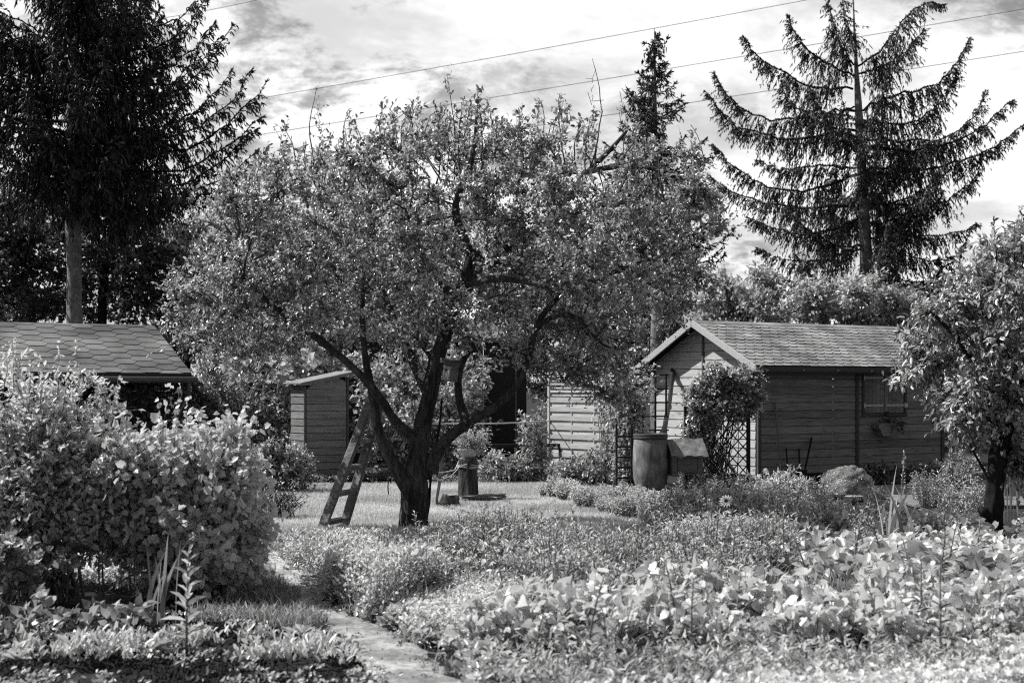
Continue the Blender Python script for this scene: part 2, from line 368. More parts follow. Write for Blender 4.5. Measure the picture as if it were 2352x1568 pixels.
def foliage(mb_leaf, mb_twig, start, dirs, length, nl, tpl, L, W, rng, grav=.25, up=.6, spread=.9, twig_r=.003, t0=.1, droop=0., aspread=.35, outw=None):
    """short twigs with nl leaves each"""
    n=len(start)
    length=np.broadcast_to(length,(n,))
    t=np.linspace(0,1,4)[None,:,None]
    bend=rng.normal(size=(n,1,3))*.22; bend[:,:,2]-=grav
    pts=start[:,None]+(dirs[:,None]*t+bend*t*t)*length[:,None,None]
    if mb_twig is not None:
        tubes(mb_twig,pts,np.linspace(1,.35,4)[None]*np.full((n,1),twig_r),3,rng.random(n),rng)
    tt=rng.uniform(t0,1,(n,nl)); tt[:,0]=1.
    pos=start[:,None]+(dirs[:,None]*tt[...,None]+bend*(tt**2)[...,None])*length[:,None,None]
    tan=unit(dirs[:,None]+2*bend*tt[...,None])
    d=unit(tan*.6+rng.normal(size=(n,nl,3))*spread*.55+np.array([0,0,-droop]))
    nn=rng.normal(size=(n,nl,3))*.5+LB_*(.3+up*.8)
    if outw is not None: nn=nn+outw[:,None]
    sz=rng.uniform(.55,1.2,(n,nl))
    clump=rng.random((n,1))
    a=np.clip(clump*(1-aspread)+rng.random((n,nl))*aspread*2-aspread*.5,0,1.15)
    leaves(mb_leaf,pos.reshape(-1,3),d.reshape(-1,3),nn.reshape(-1,3),(L*sz).reshape(-1),(W*sz).reshape(-1),tpl,a.reshape(-1))

def shrub(name,label,cat,base,ells,n_stems,n_twigs,nl,tpl,L,W,mat,seed=0,base_r=.25,stem_r=.008,tl=.22,group=None,shell=2.4,up=.6,grav=.2,droop=0.,leaf_from=.35,smat=None,stem_name='stem',twig_r=.0025,stray=.05,sprays_up=0):
    rng=np.random.default_rng(seed); base=np.asarray(base,float)
    t=thing(name,label,cat,tuple(base),0,group)
    ml,ms=MB(),MB()
    tg=sample_ell(ells,n_stems,rng,shell)
    b=base+np.c_[rng.normal(size=(n_stems,2))*base_r*.6,np.zeros(n_stems)]
    tg[:,2]=np.maximum(tg[:,2],.05)
    mid=b*.6+tg*.4; mid[:,2]=b[:,2]+(tg[:,2]-b[:,2])*.62; mid+=rng.normal(size=mid.shape)*.04*np.linalg.norm(tg-b,axis=1,keepdims=True)
    u=np.linspace(0,1,8)[None,:,None]
    pts=b[:,None]*(1-u)**2+2*mid[:,None]*u*(1-u)+tg[:,None]*u*u
    tubes(ms,pts,np.linspace(1,.3,8)[None]*rng.uniform(.6,1.3,(n_stems,1))*stem_r,5,rng.random(n_stems),rng)
    si=rng.integers(0,n_stems,n_twigs); tt=rng.uniform(leaf_from,1,n_twigs)**.8; k=tt*7; i0=np.minimum(k.astype(int),6); fr=(k-i0)[:,None]
    st=pts[si,i0]*(1-fr)+pts[si,i0+1]*fr
    cen=np.array([e[:3] for e in ells]).mean(0)
    d=unit(unit(pts[si,np.minimum(i0+1,7)]-pts[si,i0])*.5+rdir(n_twigs,rng)*.8+unit(st-cen)*.35+np.array([0,0,.2]))
    foliage(ml,ms,st,d,tl*rng.uniform(.5,1.3,n_twigs),nl,tpl,L,W,rng,grav,up,droop=droop,twig_r=twig_r,outw=unit(st-cen)*.55)
    if sprays_up:
        q=sample_ell(ells,sprays_up*3,rng,9.); q=q[np.argsort(-q[:,2])][:sprays_up]; hh=rng.uniform(.12,.34,sprays_up)
        for a,h in zip(q,hh):
            tip=a+np.array([rng.normal()*.05,rng.normal()*.05,h]); u_=np.linspace(0,1,6)[:,None]; tube(ms,(a-[0,0,.15])*(1-u_)+tip*u_,np.linspace(.004,.0015,6),4)
            k=int(9+h*50); tt=rng.uniform(.1,1.,k)[:,None]; pp=(a-[0,0,.1])*(1-tt)+tip*tt
            leaves(ml,pp,unit(rng.normal(size=(k,3))*.8+[0,0,.5]),rng.normal(size=(k,3))*.6+LB_,L*(1.1-.5*tt[:,0])*rng.uniform(.6,1.1,k),W*(1.1-.5*tt[:,0]),tpl,rng.uniform(.4,1,k))
    ms.build(stem_name if stem_name else 'stem',smat or M['stem'],t,True,loc=base)
    ml.build('foliage',mat,t,True,loc=base)
    return t

def colonize(nodes,par,pts,step,kill,infl,iters,rng,jit=.25,bias=(0,0,0)):
    nodes=[np.asarray(n,float) for n in nodes]; par=list(par); pts=list(pts); alive=np.ones(len(pts),bool)
    pa=np.array(pts); near=np.full(len(pa),-1); nd=np.full(len(pa),1e9)
    arr=np.array(nodes)
    D=((pa[:,None]-arr[None])**2).sum(-1); near=D.argmin(1); nd=np.sqrt(D.min(1))
    bias=np.array(bias)
    for it in range(iters):
        ok=alive&(nd<infl)
        if not ok.any(): break
        idx=np.nonzero(ok)[0]; d=unit(pa[idx]-np.array(nodes)[near[idx]])
        acc={}
        for q,dd in zip(near[idx],d): acc[q]=acc.get(q,0)+dd
        new=[];
        for q,s in acc.items():
            v=unit(unit(s)+rng.normal(size=3)*jit+bias); new.append(nodes[q]+v*step); par.append(q)
        n0=len(nodes); nodes+=new; new=np.array(new)
        D=np.sqrt(((pa[:,None]-new[None])**2).sum(-1)) if len(new)*len(pa)<6e6 else None
        if D is None: break
        m=D.min(1); a=D.argmin(1); better=m<nd; nd[better]=m[better]; near[better]=a[better]+n0
        alive&=nd>kill
    return np.array(nodes),np.array(par)
def pipe_radii(nodes,par,tip,expo,fixed):
    n=len(nodes); acc=np.zeros(n); ch=np.zeros(n,int)
    for i in range(n):
        if par[i]>=0: ch[par[i]]+=1
    order=np.argsort(-np.arange(n))
    depthsafe=all(par[i]<i for i in range(n))
    assert depthsafe
    for i in range(n-1,-1,-1):
        if ch[i]==0: acc[i]+=tip**expo
        if par[i]>=0: acc[par[i]]+=acc[i]
    r=acc**(1/expo)
    for i,f in fixed.items(): r[i]=max(f,min(r[i],f*1.15))
    for i in range(n):                         # a branch is never thicker than what it grows from
        if par[i]>=0 and i not in fixed: r[i]=min(r[i],r[par[i]]*.8)
    return r,ch
def chains(mb,nodes,par,r,s_thick=14,rough=.25,seed=0):
    n=len(nodes); kids=[[] for _ in range(n)]
    for i in range(n):
        if par[i]>=0: kids[par[i]].append(i)
    starts=[i for i in range(n) if par[i]<0]
    stack=[(i,None) for i in starts]
    while stack:
        i,p=stack.pop(); path=[i] if p is None else [p,i]
        while kids[i]:
            ks=sorted(kids[i],key=lambda q:-r[q]); 
            for q in ks[1:]: stack.append((q,i))
            i=ks[0]; path.append(i)
        if len(path)<2: continue
        pp=nodes[path]; rr=r[path].copy()
        if p is not None: rr[0]=rr[1]
        if len(pp)>=3:   # smooth a little
            q=pp.copy(); q[1:-1]=pp[:-2]*.25+pp[1:-1]*.5+pp[2:]*.25; pp=q
        big=rr.max()
        s=s_thick*2 if big>.1 else (12 if big>.03 else (6 if big>.012 else 4))
        tube(mb,pp,rr,s,.5,rough=rough if big>.03 else 0,cap=True,seed=seed+len(path))
def limb_nodes(limbs,step):
    """explicit limbs: list of (points (k,3), radii). Returns nodes, parents, fixed radii"""
    nodes=[];par=[];fixed={}
    for pts,rad in limbs:
        pts=np.asarray(pts,float); rad=np.asarray(rad,float)
        L=np.r_[0,np.cumsum(np.linalg.norm(np.diff(pts,axis=0),axis=1))]; n=max(2,int(L[-1]/step)+1)
        u=np.linspace(0,L[-1],n)
        # Catmull-like smoothing through dense linear interpolation and a box filter
        q=np.stack([np.interp(u,L,pts[:,k]) for k in range(3)],1); rr=np.interp(u,L,rad)
        for _ in range(2):
            s=q.copy(); s[1:-1]=q[:-2]*.25+q[1:-1]*.5+q[2:]*.25; q=s
        if nodes:
            D=np.linalg.norm(np.array(nodes)-q[0],axis=1); p=int(D.argmin())
            if D[p]<.01: q=q[1:]; rr=rr[1:]
        else: p=-1
        for v,r_ in zip(q,rr):
            nodes.append(v); par.append(p); fixed[len(nodes)-1]=r_; p=len(nodes)-1
    return nodes,par,fixed

def broad_tree(name,label,cat,limbs,ells,n_attr,step,n_tw,nl,tpl,L,W,mat,bark,seed,kill=None,infl=3.,tip=.004,expo=2.2,tl=.16,shell=2.6,group=None,up=.6,grav=.1,droop=0.,thin=.02,extra=None,jit=.25,iters=70,twig_mat=None,rough=.25,spread=.9,up_dir=.25,gap=None,wl=.8,gx=0.):
    rng=np.random.default_rng(seed)
    nodes,par,fixed=limb_nodes(limbs,step)
    base=np.array(nodes[0])
    pts=sample_ell(ells,n_attr,rng,shell)
    g_=gap+gx*(pts[:,0]-base[0]) if gap is not None else 0
    if gap is not None: pts=pts[lump(pts,wl)>g_-.25]
    nodes,par=colonize(nodes,par,pts,step,kill or step*1.6,infl,iters,rng,jit)
    r,ch=pipe_radii(nodes,par,tip,expo,fixed)
    t=thing(name,label,cat,tuple(base),0,group)
    mw,ml,mt=MB(),MB(),MB()
    chains(mw,nodes,par,r,rough=rough,seed=seed)
    cand=np.nonzero((r<thin)&(np.arange(len(nodes))>=len(fixed)))[0]
    wts=1/(r[cand]+.004); c=rng.choice(cand,n_tw,p=wts/wts.sum())
    pr=np.maximum(par[c],0); f=rng.random((n_tw,1)); st=nodes[c]*f+nodes[pr]*(1-f)
    dd=unit(unit(nodes[c]-nodes[pr])*.5+rdir(n_tw,rng)*.8+np.array([0,0,up_dir]))
    if gap is not None:
        k_=lump(st,wl)>gap+gx*(st[:,0]-base[0])+rng.normal(size=len(st))*.25; st=st[k_]; dd=dd[k_]; n_tw=len(st)
    cen=np.array([e[:3] for e in ells]).mean(0)
    foliage(ml,mt,st,dd,tl*rng.uniform(.5,1.4,n_tw),nl,tpl,L,W,rng,grav,up,spread=spread,droop=droop,outw=unit(st-cen)*.3)
    if extra: extra(mt,ml,rng)
    mw.build('trunk',bark,t,True,loc=base)
    mt.build('twigs',twig_mat or bark,t,True,loc=base)
    ml.build('crown',mat,t,True,loc=base)
    return t

# ---- spruces
def sprays(mw,ml,start,d,L,rng,nr=.022,m=12,sr=.5,nw=.28):
    """needle-covered twigs: a thin core plus outstanding needles"""
    n=len(start); bend=rng.normal(size=(n,1,3))*.12; bend[:,:,2]-=.12
    t=np.linspace(0,1,3)[None,:,None]
    pts=start[:,None]+(d[:,None]*t+bend*t*t)*L[:,None,None]
    a=rng.random(n)
    tubes(ml,pts,np.array([[.75,1,.45]])*np.full((n,1),nr*sr),5,a*.8,rng)
    tt=rng.uniform(0,1.,(n,m)); pos=start[:,None]+(d[:,None]*tt[...,None]+bend*(tt**2)[...,None])*L[:,None,None]
    dd=unit(d[:,None]*.75+rng.normal(size=(n,m,3))*.62)
    side=unit(np.cross(dd,rng.normal(size=(n,m,3))))
    ln=nr*rng.uniform(.9,1.45,(n,m))[...,None]; w=nr*nw
    v=np.stack([pos-side*w,pos+side*w,pos+dd*ln],2).reshape(-1,3)
    f=np.arange(len(v)).reshape(-1,3)
    ml.add(v,f,np.repeat(np.clip(a[:,None]*.6+rng.random((n,m))*.5,0,1).reshape(-1),3))
def bez_path(pts,k):
    pts=np.asarray(pts,float); L=np.r_[0,np.cumsum(np.linalg.norm(np.diff(pts,axis=0),axis=1))]; u=np.linspace(0,L[-1],k)
    q=np.stack([np.interp(u,L,pts[:,j]) for j in range(3)],1)
    for _ in range(max(2,k//8)):
        s=q.copy(); s[1:-1]=q[:-2]*.25+q[1:-1]*.5+q[2:]*.25; q=s
    return q,L[-1]
def spruce_branch(mw,ml,poly,rng,r0=.04,dens=14,sec=.6,ter=6,tl=.16,nr=.022,m=10,hang=.9,start=.12,tipbrush=True,sr=.5,nw=.28,updens=1.):
    q,L=bez_path(poly,20)
    q[1:-1]+=rng.normal(size=(18,3))*.015*L**.5
    wv=np.sin(np.linspace(0,rng.uniform(6,12),20)+rng.uniform(0,6))*np.linspace(0,1,20)*np.linspace(1,.3,20); q+=wv[:,None]*rng.normal(size=3)*.05
    keep_=rng.uniform(.25,1.)
    tube(mw,q,np.linspace(r0,r0*.18,20),6,.5)
    n=int(L*dens); tt=start+(1-start)*rng.random(n)**.85; tt=np.sort(tt)
    k=tt*19; i=np.minimum(k.astype(int),18); fr=(k-i)[:,None]; st=q[i]*(1-fr)+q[i+1]*fr
    tan=unit(q[i+1]-q[i]); side=unit(np.cross(tan,np.array([0,0,1.])))*rng.choice([-1,1],n)[:,None]
    tipness=tt[:,None]**2
    hg=hang*(1-.75*tipness)
    d=unit(side*rng.uniform(.25,.8,(n,1))+tan*(.25+.7*tipness)+np.array([0,0,-1.])*hg*rng.uniform(.3,1.2,(n,1)))
    prof=np.clip(np.minimum(tt/.25,1)*(1.05-tt*.85),.16,1)
    ln=sec*prof*rng.uniform(.45,1.2,n)
    s=np.linspace(0,1,5)[None,:,None]; bend=rng.normal(size=(n,1,3))*.1; bend[:,:,2]-=.32*hang
    sp=st[:,None]+(d[:,None]*s+bend*s*s)*ln[:,None,None]
    tubes(mw,sp,np.linspace(1,.3,5)[None]*np.full((n,1),.006),3,.5,rng)
    cnt=np.maximum(2,(ln/sec*ter*1.6).astype(int)); j=np.repeat(np.arange(n),cnt); N=len(j)
    u=rng.uniform(.08,1,N); p=st[j]+(d[j]*u[:,None]+bend[j,0]*(u**2)[:,None])*ln[j][:,None]
    dd=unit(unit(d[j]+2*bend[j,0]*u[:,None])*.7+rng.normal(size=(N,3))*.45+np.array([0,0,-.45*hang]))
    sprays(mw,ml,p,dd,tl*(1.1-.4*tt[j])*rng.uniform(.6,1.3,N),rng,nr,m,sr,nw)
    # shoots sitting directly on the branch, pointing along and slightly up
    n3=int(L*dens*.9*updens); u=rng.uniform(start,1,n3); k=u*19; i=np.minimum(k.astype(int),18); fr=(k-i)[:,None]
    p=q[i]*(1-fr)+q[i+1]*fr; tan=unit(q[i+1]-q[i])
    dd=unit(tan*.8+rng.normal(size=(n3,3))*.45+np.array([0,0,.25]))
    sprays(mw,ml,p,dd,tl*(.85-.35*u)*rng.uniform(.6,1.3,n3),rng,nr,m,sr,nw)
    if tipbrush:
        n4=7; p=np.repeat(q[-1:],n4,0); tan=unit(q[-1]-q[-2])
        dd=unit(tan+rng.normal(size=(n4,3))*.4); dd[0]=tan; sprays(mw,ml,p,dd,tl*rng.uniform(.6,1.1,n4),rng,nr,m,sr,nw)

def pip(px,py,poly):
    x,y=px,py; ins=np.zeros(len(x),bool); n=len(poly)
    for i in range(n):
        x1,y1=poly[i]; x2,y2=poly[(i+1)%n]
        c=((y1>y)!=(y2>y))&(x<(x2-x1)*(y-y1)/(y2-y1+1e-12)+x1); ins^=c
    return ins
def region(poly_px,n,rng,clump=0.,cs=1.5,avoid=True):
    """n random ground points inside an outline given on the ground"""
    W=np.array([G(a,b)[:2] for a,b in poly_px]); out=[]; tot=0
    lo=W.min(0); hi=W.max(0); ph=rng.uniform(0,6.28,8); fr=rng.uniform(.6,2.4,(8,2))*cs*rng.choice([-1,1],(8,2))
    while tot<n:
        q=rng.uniform(lo,hi,(n*3,2)); q=q[pip(q[:,0],q[:,1],W)]
        q=q[~pj(q[:,0],q[:,1])] if 'pj' in globals() and avoid else q
        if clump:
            v=np.sin(q@fr.T+ph).sum(1)/2.; q=q[rng.random(len(q))<np.clip(.55+v*clump,.04,1)]
        out.append(q); tot+=len(q)
    return np.concatenate(out)[:n]
def cover(name,label,cat,poly,n,h,nl,tpl,L,W,mat,seed,clump=.4,spread=.12,up=.7,hvar=.5,stems=False,kind='stuff',lo=.15,edge=None,dz=0.,mound=0.,cs=1.5,dir_up=.3):
    rng=np.random.default_rng(seed); b=region(poly,n,rng,clump,cs)
    hh=h*rng.uniform(1-hvar,1.1,n)
    if mound:
        hh*=1+mound*np.sin(b[:,0]*2.3+seed)*np.cos(b[:,1]*1.9+seed*2)
    ml=MB()
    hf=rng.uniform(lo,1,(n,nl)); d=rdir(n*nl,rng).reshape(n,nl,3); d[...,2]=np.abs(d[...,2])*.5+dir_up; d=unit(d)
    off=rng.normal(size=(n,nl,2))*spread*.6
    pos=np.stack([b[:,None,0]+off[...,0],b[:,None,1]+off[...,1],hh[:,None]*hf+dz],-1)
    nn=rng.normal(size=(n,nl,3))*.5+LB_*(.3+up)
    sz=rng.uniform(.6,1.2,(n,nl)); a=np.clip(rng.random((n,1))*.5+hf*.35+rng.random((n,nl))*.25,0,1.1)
    leaves(ml,pos.reshape(-1,3),d.reshape(-1,3),nn.reshape(-1,3),(L*sz).ravel(),(W*sz).ravel(),tpl,a.ravel())
    if stems:
        top=np.stack([b[:,0],b[:,1],hh*.9],-1); lowp=np.stack([b[:,0],b[:,1],0*hh],-1)+rng.normal(size=(n,3))*[.02,.02,0]
        pts=np.stack([lowp,(lowp+top)/2+rng.normal(size=(n,3))*[.02,.02,0],top],1)
        tubes(ml,pts,np.full((n,3),.004),3,.4,rng)
    o=ml.build(name,mat,None,True); meta(o,label,cat,None,kind); return o
def blades(ml,b,h,wd,rng,lean=.35,a=None,z0=0.):
    n=len(b); d=rng.normal(size=(n,2)); d/=np.linalg.norm(d,axis=1,keepdims=True); ln=lean*rng.uniform(.1,1.2,n)*h
    s=np.stack([-d[:,1],d[:,0]],1); ph=rng.uniform(0,3.14,n); s=np.stack([np.cos(ph),np.sin(ph)],1)*np.broadcast_to(wd,(n,))[:,None]/2
    B=np.c_[b,np.full(n,z0)] if b.shape[1]==2 else b
    S=np.c_[s,np.zeros(n)]; D=np.c_[d,np.zeros(n)]
    m=B+D*ln[:,None]*.3+np.c_[np.zeros((n,2)),h*.6]; t=B+D*ln[:,None]+np.c_[np.zeros((n,2)),h*rng.uniform(.85,1,n)]
    v=np.stack([B-S,B+S,m+S*.7,m-S*.7,t],1).reshape(-1,3); k=(np.arange(n)*5)[:,None]
    ml.add(v,[k+np.array([[0,1,2,3]]),k+np.array([[3,2,4]])],np.repeat(rng.random(n) if a is None else a,5))

# ================================================================== SETTING: ground, lawn, path
rng=np.random.default_rng(11)
def sheet(name,xs,ys,zf,mat,inside=None):
    X,Y=np.meshgrid(xs,ys); Z=zf(X,Y); v=np.stack([X,Y,Z],-1).reshape(-1,3); nx=len(xs)
    i=(np.arange(len(ys)-1)*nx)[:,None]+np.arange(nx-1)[None]; f=np.stack([i,i+1,i+nx+1,i+nx],-1).reshape(-1,4)
    if inside is not None:
        c=v[f].mean(1); f=f[inside(c[:,0],c[:,1])]
    mb=MB(); mb.add(v,f,.5); o=mb.build(name,mat,None,True); meta(o,kind='structure'); return o
_vt=np.random.default_rng(5).normal(size=(256,256))
def vnoise(x,y):
    xi=np.floor(x).astype(int); yi=np.floor(y).astype(int); fx=x-xi; fy=y-yi; fx=fx*fx*(3-2*fx); fy=fy*fy*(3-2*fy)
    g=lambda i,j:_vt[i%256,j%256]
    return (g(xi,yi)*(1-fx)+g(xi+1,yi)*fx)*(1-fy)+(g(xi,yi+1)*(1-fx)+g(xi+1,yi+1)*fx)*fy
def bumpy(X,Y):
    X=np.asarray(X,float); Y=np.asarray(Y,float)
    return sum(vnoise(X/c+k*17.3,Y/c+k*9.1)*a for k,(c,a) in enumerate([(.6,.45),(.27,.4),(.13,.35),(.075,.3)]))
def edge(x0,x1,k): return np.linspace(x0,x1,k)
xs=np.r_[edge(-900,-12,14),edge(-11,-7.2,12),np.arange(-7,7,.05),edge(7.2,11,12),edge(12,900,14)]
ys=np.r_[edge(-300,-2,8),edge(-1,5.6,10),np.arange(5.7,12.5,.05),np.arange(12.6,27,.25),edge(28,60,20),edge(70,1800,14)]
PATH=[(560,1262),(625,1262),(690,1305),(745,1345),(800,1392),(880,1425),(960,1455),(1010,1495),(1090,1545),(1160,1640),(1230,1800),(960,1800),(900,1640),(872,1580),(828,1512),(770,1455),(700,1400),(640,1345),(590,1305)]
PW=np.array([G(a,b)[:2] for a,b in PATH])
def gz(X,Y):
    near=np.clip((12.5-Y)/2.,0,1)*np.clip((Y-5.5)/1.,0,1)*np.clip((7.2-np.abs(X))/.5,0,1)
    near=near*(1-.85*pip(X.ravel(),Y.ravel(),PW).reshape(X.shape))
    return bumpy(X,Y)*.035*near-.035*near-.012
def soft(X,Y,W,r):
    x=np.asarray(X,float).ravel(); y=np.asarray(Y,float).ravel(); j=bumpy(x*.6,y*.6)*r*1.0; m=np.zeros(len(x))
    for k in range(12):
        rr_=r*(.4 if k%3==0 else 1.); m+=pip(x+j+rr_*math.cos(k*.5236*2.2),y-j+rr_*math.sin(k*.5236*2.2),W)
    return (m/12).reshape(np.shape(X))
sheet('ground',xs,ys,gz,M['soil'])
LAWN=[(470,1320),(560,1240),(600,1180),(640,1113),(1180,1109),(1440,1112),(1470,1150),(1560,1200),(1490,1250),(1300,1290),(900,1300),(650,1330)]
LW=np.array([G(a,b)[:2] for a,b in LAWN])
sheet('lawn',np.arange(-6.2,4.4,.12),np.arange(11.,24.6,.12),lambda X,Y:-.05+.056*soft(X,Y,LW,.22)+.008*np.sin(X*1.7)*np.cos(Y*1.3),M['turf'],lambda x,y:soft(x,y,LW,.22)>.04)
def pj(x,y):
    w=.05*np.sin(x*9+y*7)+.04*np.sin(y*17-x*5)+.03*np.sin(x*31)
    return pip(x+w,y+w*.7,PW)
sheet('path',np.arange(-3.2,1.,.035),np.arange(5.6,14.6,.035),lambda X,Y:gz(X,Y)-.03+.047*soft(X,Y,PW,.15)+bumpy(X*2.7+4,Y*2.7)*.004,M['path'],lambda x,y:soft(x,y,PW,.15)>.04)
# paved strip and far yard behind the lawn
mb=MB(); 
for i in range(9):
    for j in range(2):
        p0=P(690+0*i,1100,24.6); bbox(mb,(p0[0]+.3+i*.42,24.9+j*.42,.012),(.405,.405,.04),.3+.1*((i*3+j)%5),None,.006)
o=mb.build('paving',M['paving']); meta(o,kind='structure')
# grass
ml=MB(); b=region(LAWN,150000,rng,.12,.8)
hh=rng.uniform(.025,.065,len(b)); hh*=1+.3*np.sin(b[:,0]*2.1+1)*np.cos(b[:,1]*1.7)
blades(ml,b,hh,.007,rng,.5,a=np.clip(.45+.25*np.sin(b[:,0]*1.3+b[:,1]*.7)*np.sin(b[:,1]*2.3)+rng.normal(size=len(b))*.2,0,1))
b=region([(560,1330),(560,1240),(700,1225),(930,1222),(1000,1228),(1300,1235),(1500,1240),(1300,1290),(900,1290),(700,1300)],26000,rng,.4,2.)
blades(ml,b,rng.uniform(.05,.15,len(b)),.007,rng,.6,a=rng.uniform(0,.8,len(b)))
o=ml.build('grass',M['grass']); meta(o,'mown grass of the lawn with longer tufts round the old apple tree','grass',None,'stuff')
ml=MB(); b=region([(440,1400),(560,1290),(620,1300),(700,1380),(760,1430),(700,1450),(560,1430),(430,1430)],8000,rng,.7,1.5)
blades(ml,b,rng.uniform(.04,.13,len(b)),.006,rng,.8)
o=ml.build('grass',M['mid_leaf']); meta(o,'shaded rough grass between the currant bush and the trodden path','grass',None,'stuff')  # darker blades than the lawn's, the bush shade is put into their colour
# pebbles and crumbs of soil
mb=MB()
b=region([(0,1420),(500,1420),(760,1470),(900,1560),(940,1700),(-100,1700),(-60,1440)],6500,rng,.3,2.)
for lo,hi,nn in ((0,len(b),1),):
    n=len(b); r=rng.uniform(.004,.022,n)*rng.uniform(.5,1,n)
    V=np.array([(1,0,0),(-1,0,0),(0,1,0),(0,-1,0),(0,0,1),(0,0,-1)],float); Fc=np.array([(0,2,4),(2,1,4),(1,3,4),(3,0,4),(2,0,5),(1,2,5),(3,1,5),(0,3,5)])
    jit=rng.uniform(.6,1.3,(n,6,3)); v=np.c_[b,r*.3+.0][:,None]+V[None]*jit*r[:,None,None]
    mb.add(v.reshape(-1,3),(Fc[None]+(np.arange(n)*6)[:,None,None]).reshape(-1,3),np.repeat(rng.random(n),6))
o=mb.build('soil_crumbs',M['soil']); meta(o,'dark soil crumbs and grit scattered over the bare bed','soil',None,'stuff')

mb=MB(); b=region(PATH,420,rng,.5,avoid=False); n=len(b); r=rng.uniform(.003,.012,n); jit=rng.uniform(.6,1.3,(n,6,3)); v=np.c_[b,gz(b[:,0],b[:,1])+.014+r*.3][:,None]+V[None]*jit*r[:,None,None]
mb.add(v.reshape(-1,3),(Fc[None]+(np.arange(n)*6)[:,None,None]).reshape(-1,3),np.repeat(rng.random(n),6)); o=mb.build('grit',M['path']); meta(o,'pale grit and small stones lying on the trodden path','gravel',None,'stuff')
# ================================================================== SHEDS
def frame_pt(origin,x,y,z):
    return np.array([origin[0]+x*math.cos(TH)-y*math.sin(TH), origin[1]+x*math.sin(TH)+y*math.cos(TH), z])
def plank_wall(mb,x0,x1,z0,z1,h,y,rng,holes=(),thick=.03,axis=0,top=None,gap=.006):
    """shiplap boards along x (axis 0) or along y (axis 1); y is the outer face. top(x) clips the boards under a slope"""
    z=z0; k=0
    while z<z1-.005:
        zt=min(z+h,z1)
        spans=[(x0,x1)]
        for hx0,hx1,hz0,hz1 in holes:
            if z<hz1-.02 and zt>hz0+.02:
                spans=[(a,b_) for s in spans for a,b_ in ((s[0],min(s[1],hx0)),(max(s[0],hx1),s[1])) if b_-a>.01]
        for a,b_ in spans:
            al=rng.random()
            if top is not None:
                # clip with the slopes
                xs_=np.linspace(a,b_,60); ok=[q for q in xs_ if top(q)>z+.01]
                if not ok: continue
                a2,b2=min(ok),max(ok); ok2=[q for q in xs_ if top(q)>zt-gap]; 
                a3,b3=(min(ok2),max(ok2)) if ok2 else ((a2+b2)/2-.01,(a2+b2)/2+.01)
            else: a2,b2,a3,b3=a,b_,a,b_
            # cross-section: lower edge stands proud, upper edge goes back
            lo,up=y-.012,y
            def pt(u,o_,zz): return (u,o_,zz) if axis==0 else (o_,u,zz)
            v=[pt(a2,lo,z+.002),pt(b2,lo,z+.002),pt(b3,up,zt-gap),pt(a3,up,zt-gap),
               pt(a2,y+thick,z+.002),pt(b2,y+thick,z+.002),pt(b3,y+thick,zt-gap),pt(a3,y+thick,zt-gap)]
            f=np.array([[0,1,2,3],[5,4,7,6],[4,5,1,0],[3,2,6,7],[4,0,3,7],[1,5,6,2]])
            if axis==1: f=f[:,::-1]
            mb.add(v,f,al)
        z=zt; k+=1
def hex_rows(mb,L,S,w,rowh,rng,shape='hex',x_start=0.,lift=.008):
    """shingle tabs laid on a plane: local x along the eave, local s up the slope; returns verts in (x,s,n)"""
    nr=int(S/rowh)+1
    for r in range(nr):
        s0=r*rowh; off=(w/2 if r%2 else 0)
        for c in range(int(L/w)+2):
            xa=x_start+c*w-off; xb=xa+w
            if xb<=x_start+.01 or xa>=x_start+L-.01: continue
            g=.004
            if shape=='hex':
                sl=w*.20
                pts=[(xa+g,s0+rowh*.0),(xa+sl,s0-rowh*.5+g),(xb-sl,s0-rowh*.5+g),(xb-g,s0)]
                top=[(xb-g,s0+rowh*.62),(xa+g,s0+rowh*.62)]
            else:
                t_=np.linspace(math.pi,2*math.pi,7)
                pts=[((xa+xb)/2+(w/2-g)*math.cos(q),s0+rowh*.42*math.sin(q)) for q in t_]
                top=[(xb-g,s0+rowh*1.05),(xa+g,s0+rowh*1.05)]
            pl=np.array(pts+top); pl[:,0]=np.clip(pl[:,0],x_start,x_start+L); pl[:,1]=np.clip(pl[:,1],-.02,S)
            n=len(pl); li=lift*rng.uniform(.8,1.3)
            nz=np.where(pl[:,1]<=s0+1e-6,li+.004,.0035)
            tp=np.c_[pl,nz]; bt=np.c_[pl,np.maximum(nz-.0045,.001)]
            i=np.arange(n); j=(i+1)%n
            mb.add(np.concatenate([bt,tp]),[np.stack([i,j,j+n,i+n],1),(np.arange(n)+n)[None]],rng.random())
def hex_flat(mb,L,S,rng,w=.43,h=.245,sl=.105):
    px_=w-sl; c=0; x=0.
    while x-w/2<L:
        s=-h/2 if c%2 else 0.
        while s<S+h:
            g,gv=.005,.011; hh=h/2-gv
            pl=np.array([(x-w/2+g,s),(x-w/2+sl,s-hh),(x+w/2-sl,s-hh),(x+w/2-g,s),(x+w/2-sl,s+hh),(x-w/2+sl,s+hh)])
            pl[:,0]=np.clip(pl[:,0],0,L); pl[:,1]=np.clip(pl[:,1],-.01,S)
            if np.ptp(pl[:,0])>.02 and np.ptp(pl[:,1])>.02:
                tilt=rng.normal()*.0012; nz=np.where(pl[:,1]<s-.01,.011,.006)+tilt; i=np.arange(6); j=(i+1)%6
                mb.add(np.concatenate([np.c_[pl,nz*0+.001],np.c_[pl,nz]]),[np.stack([i,j,j+6,i+6],1),(i+6)[None]],rng.random())
            s+=h
        x+=px_; c+=1
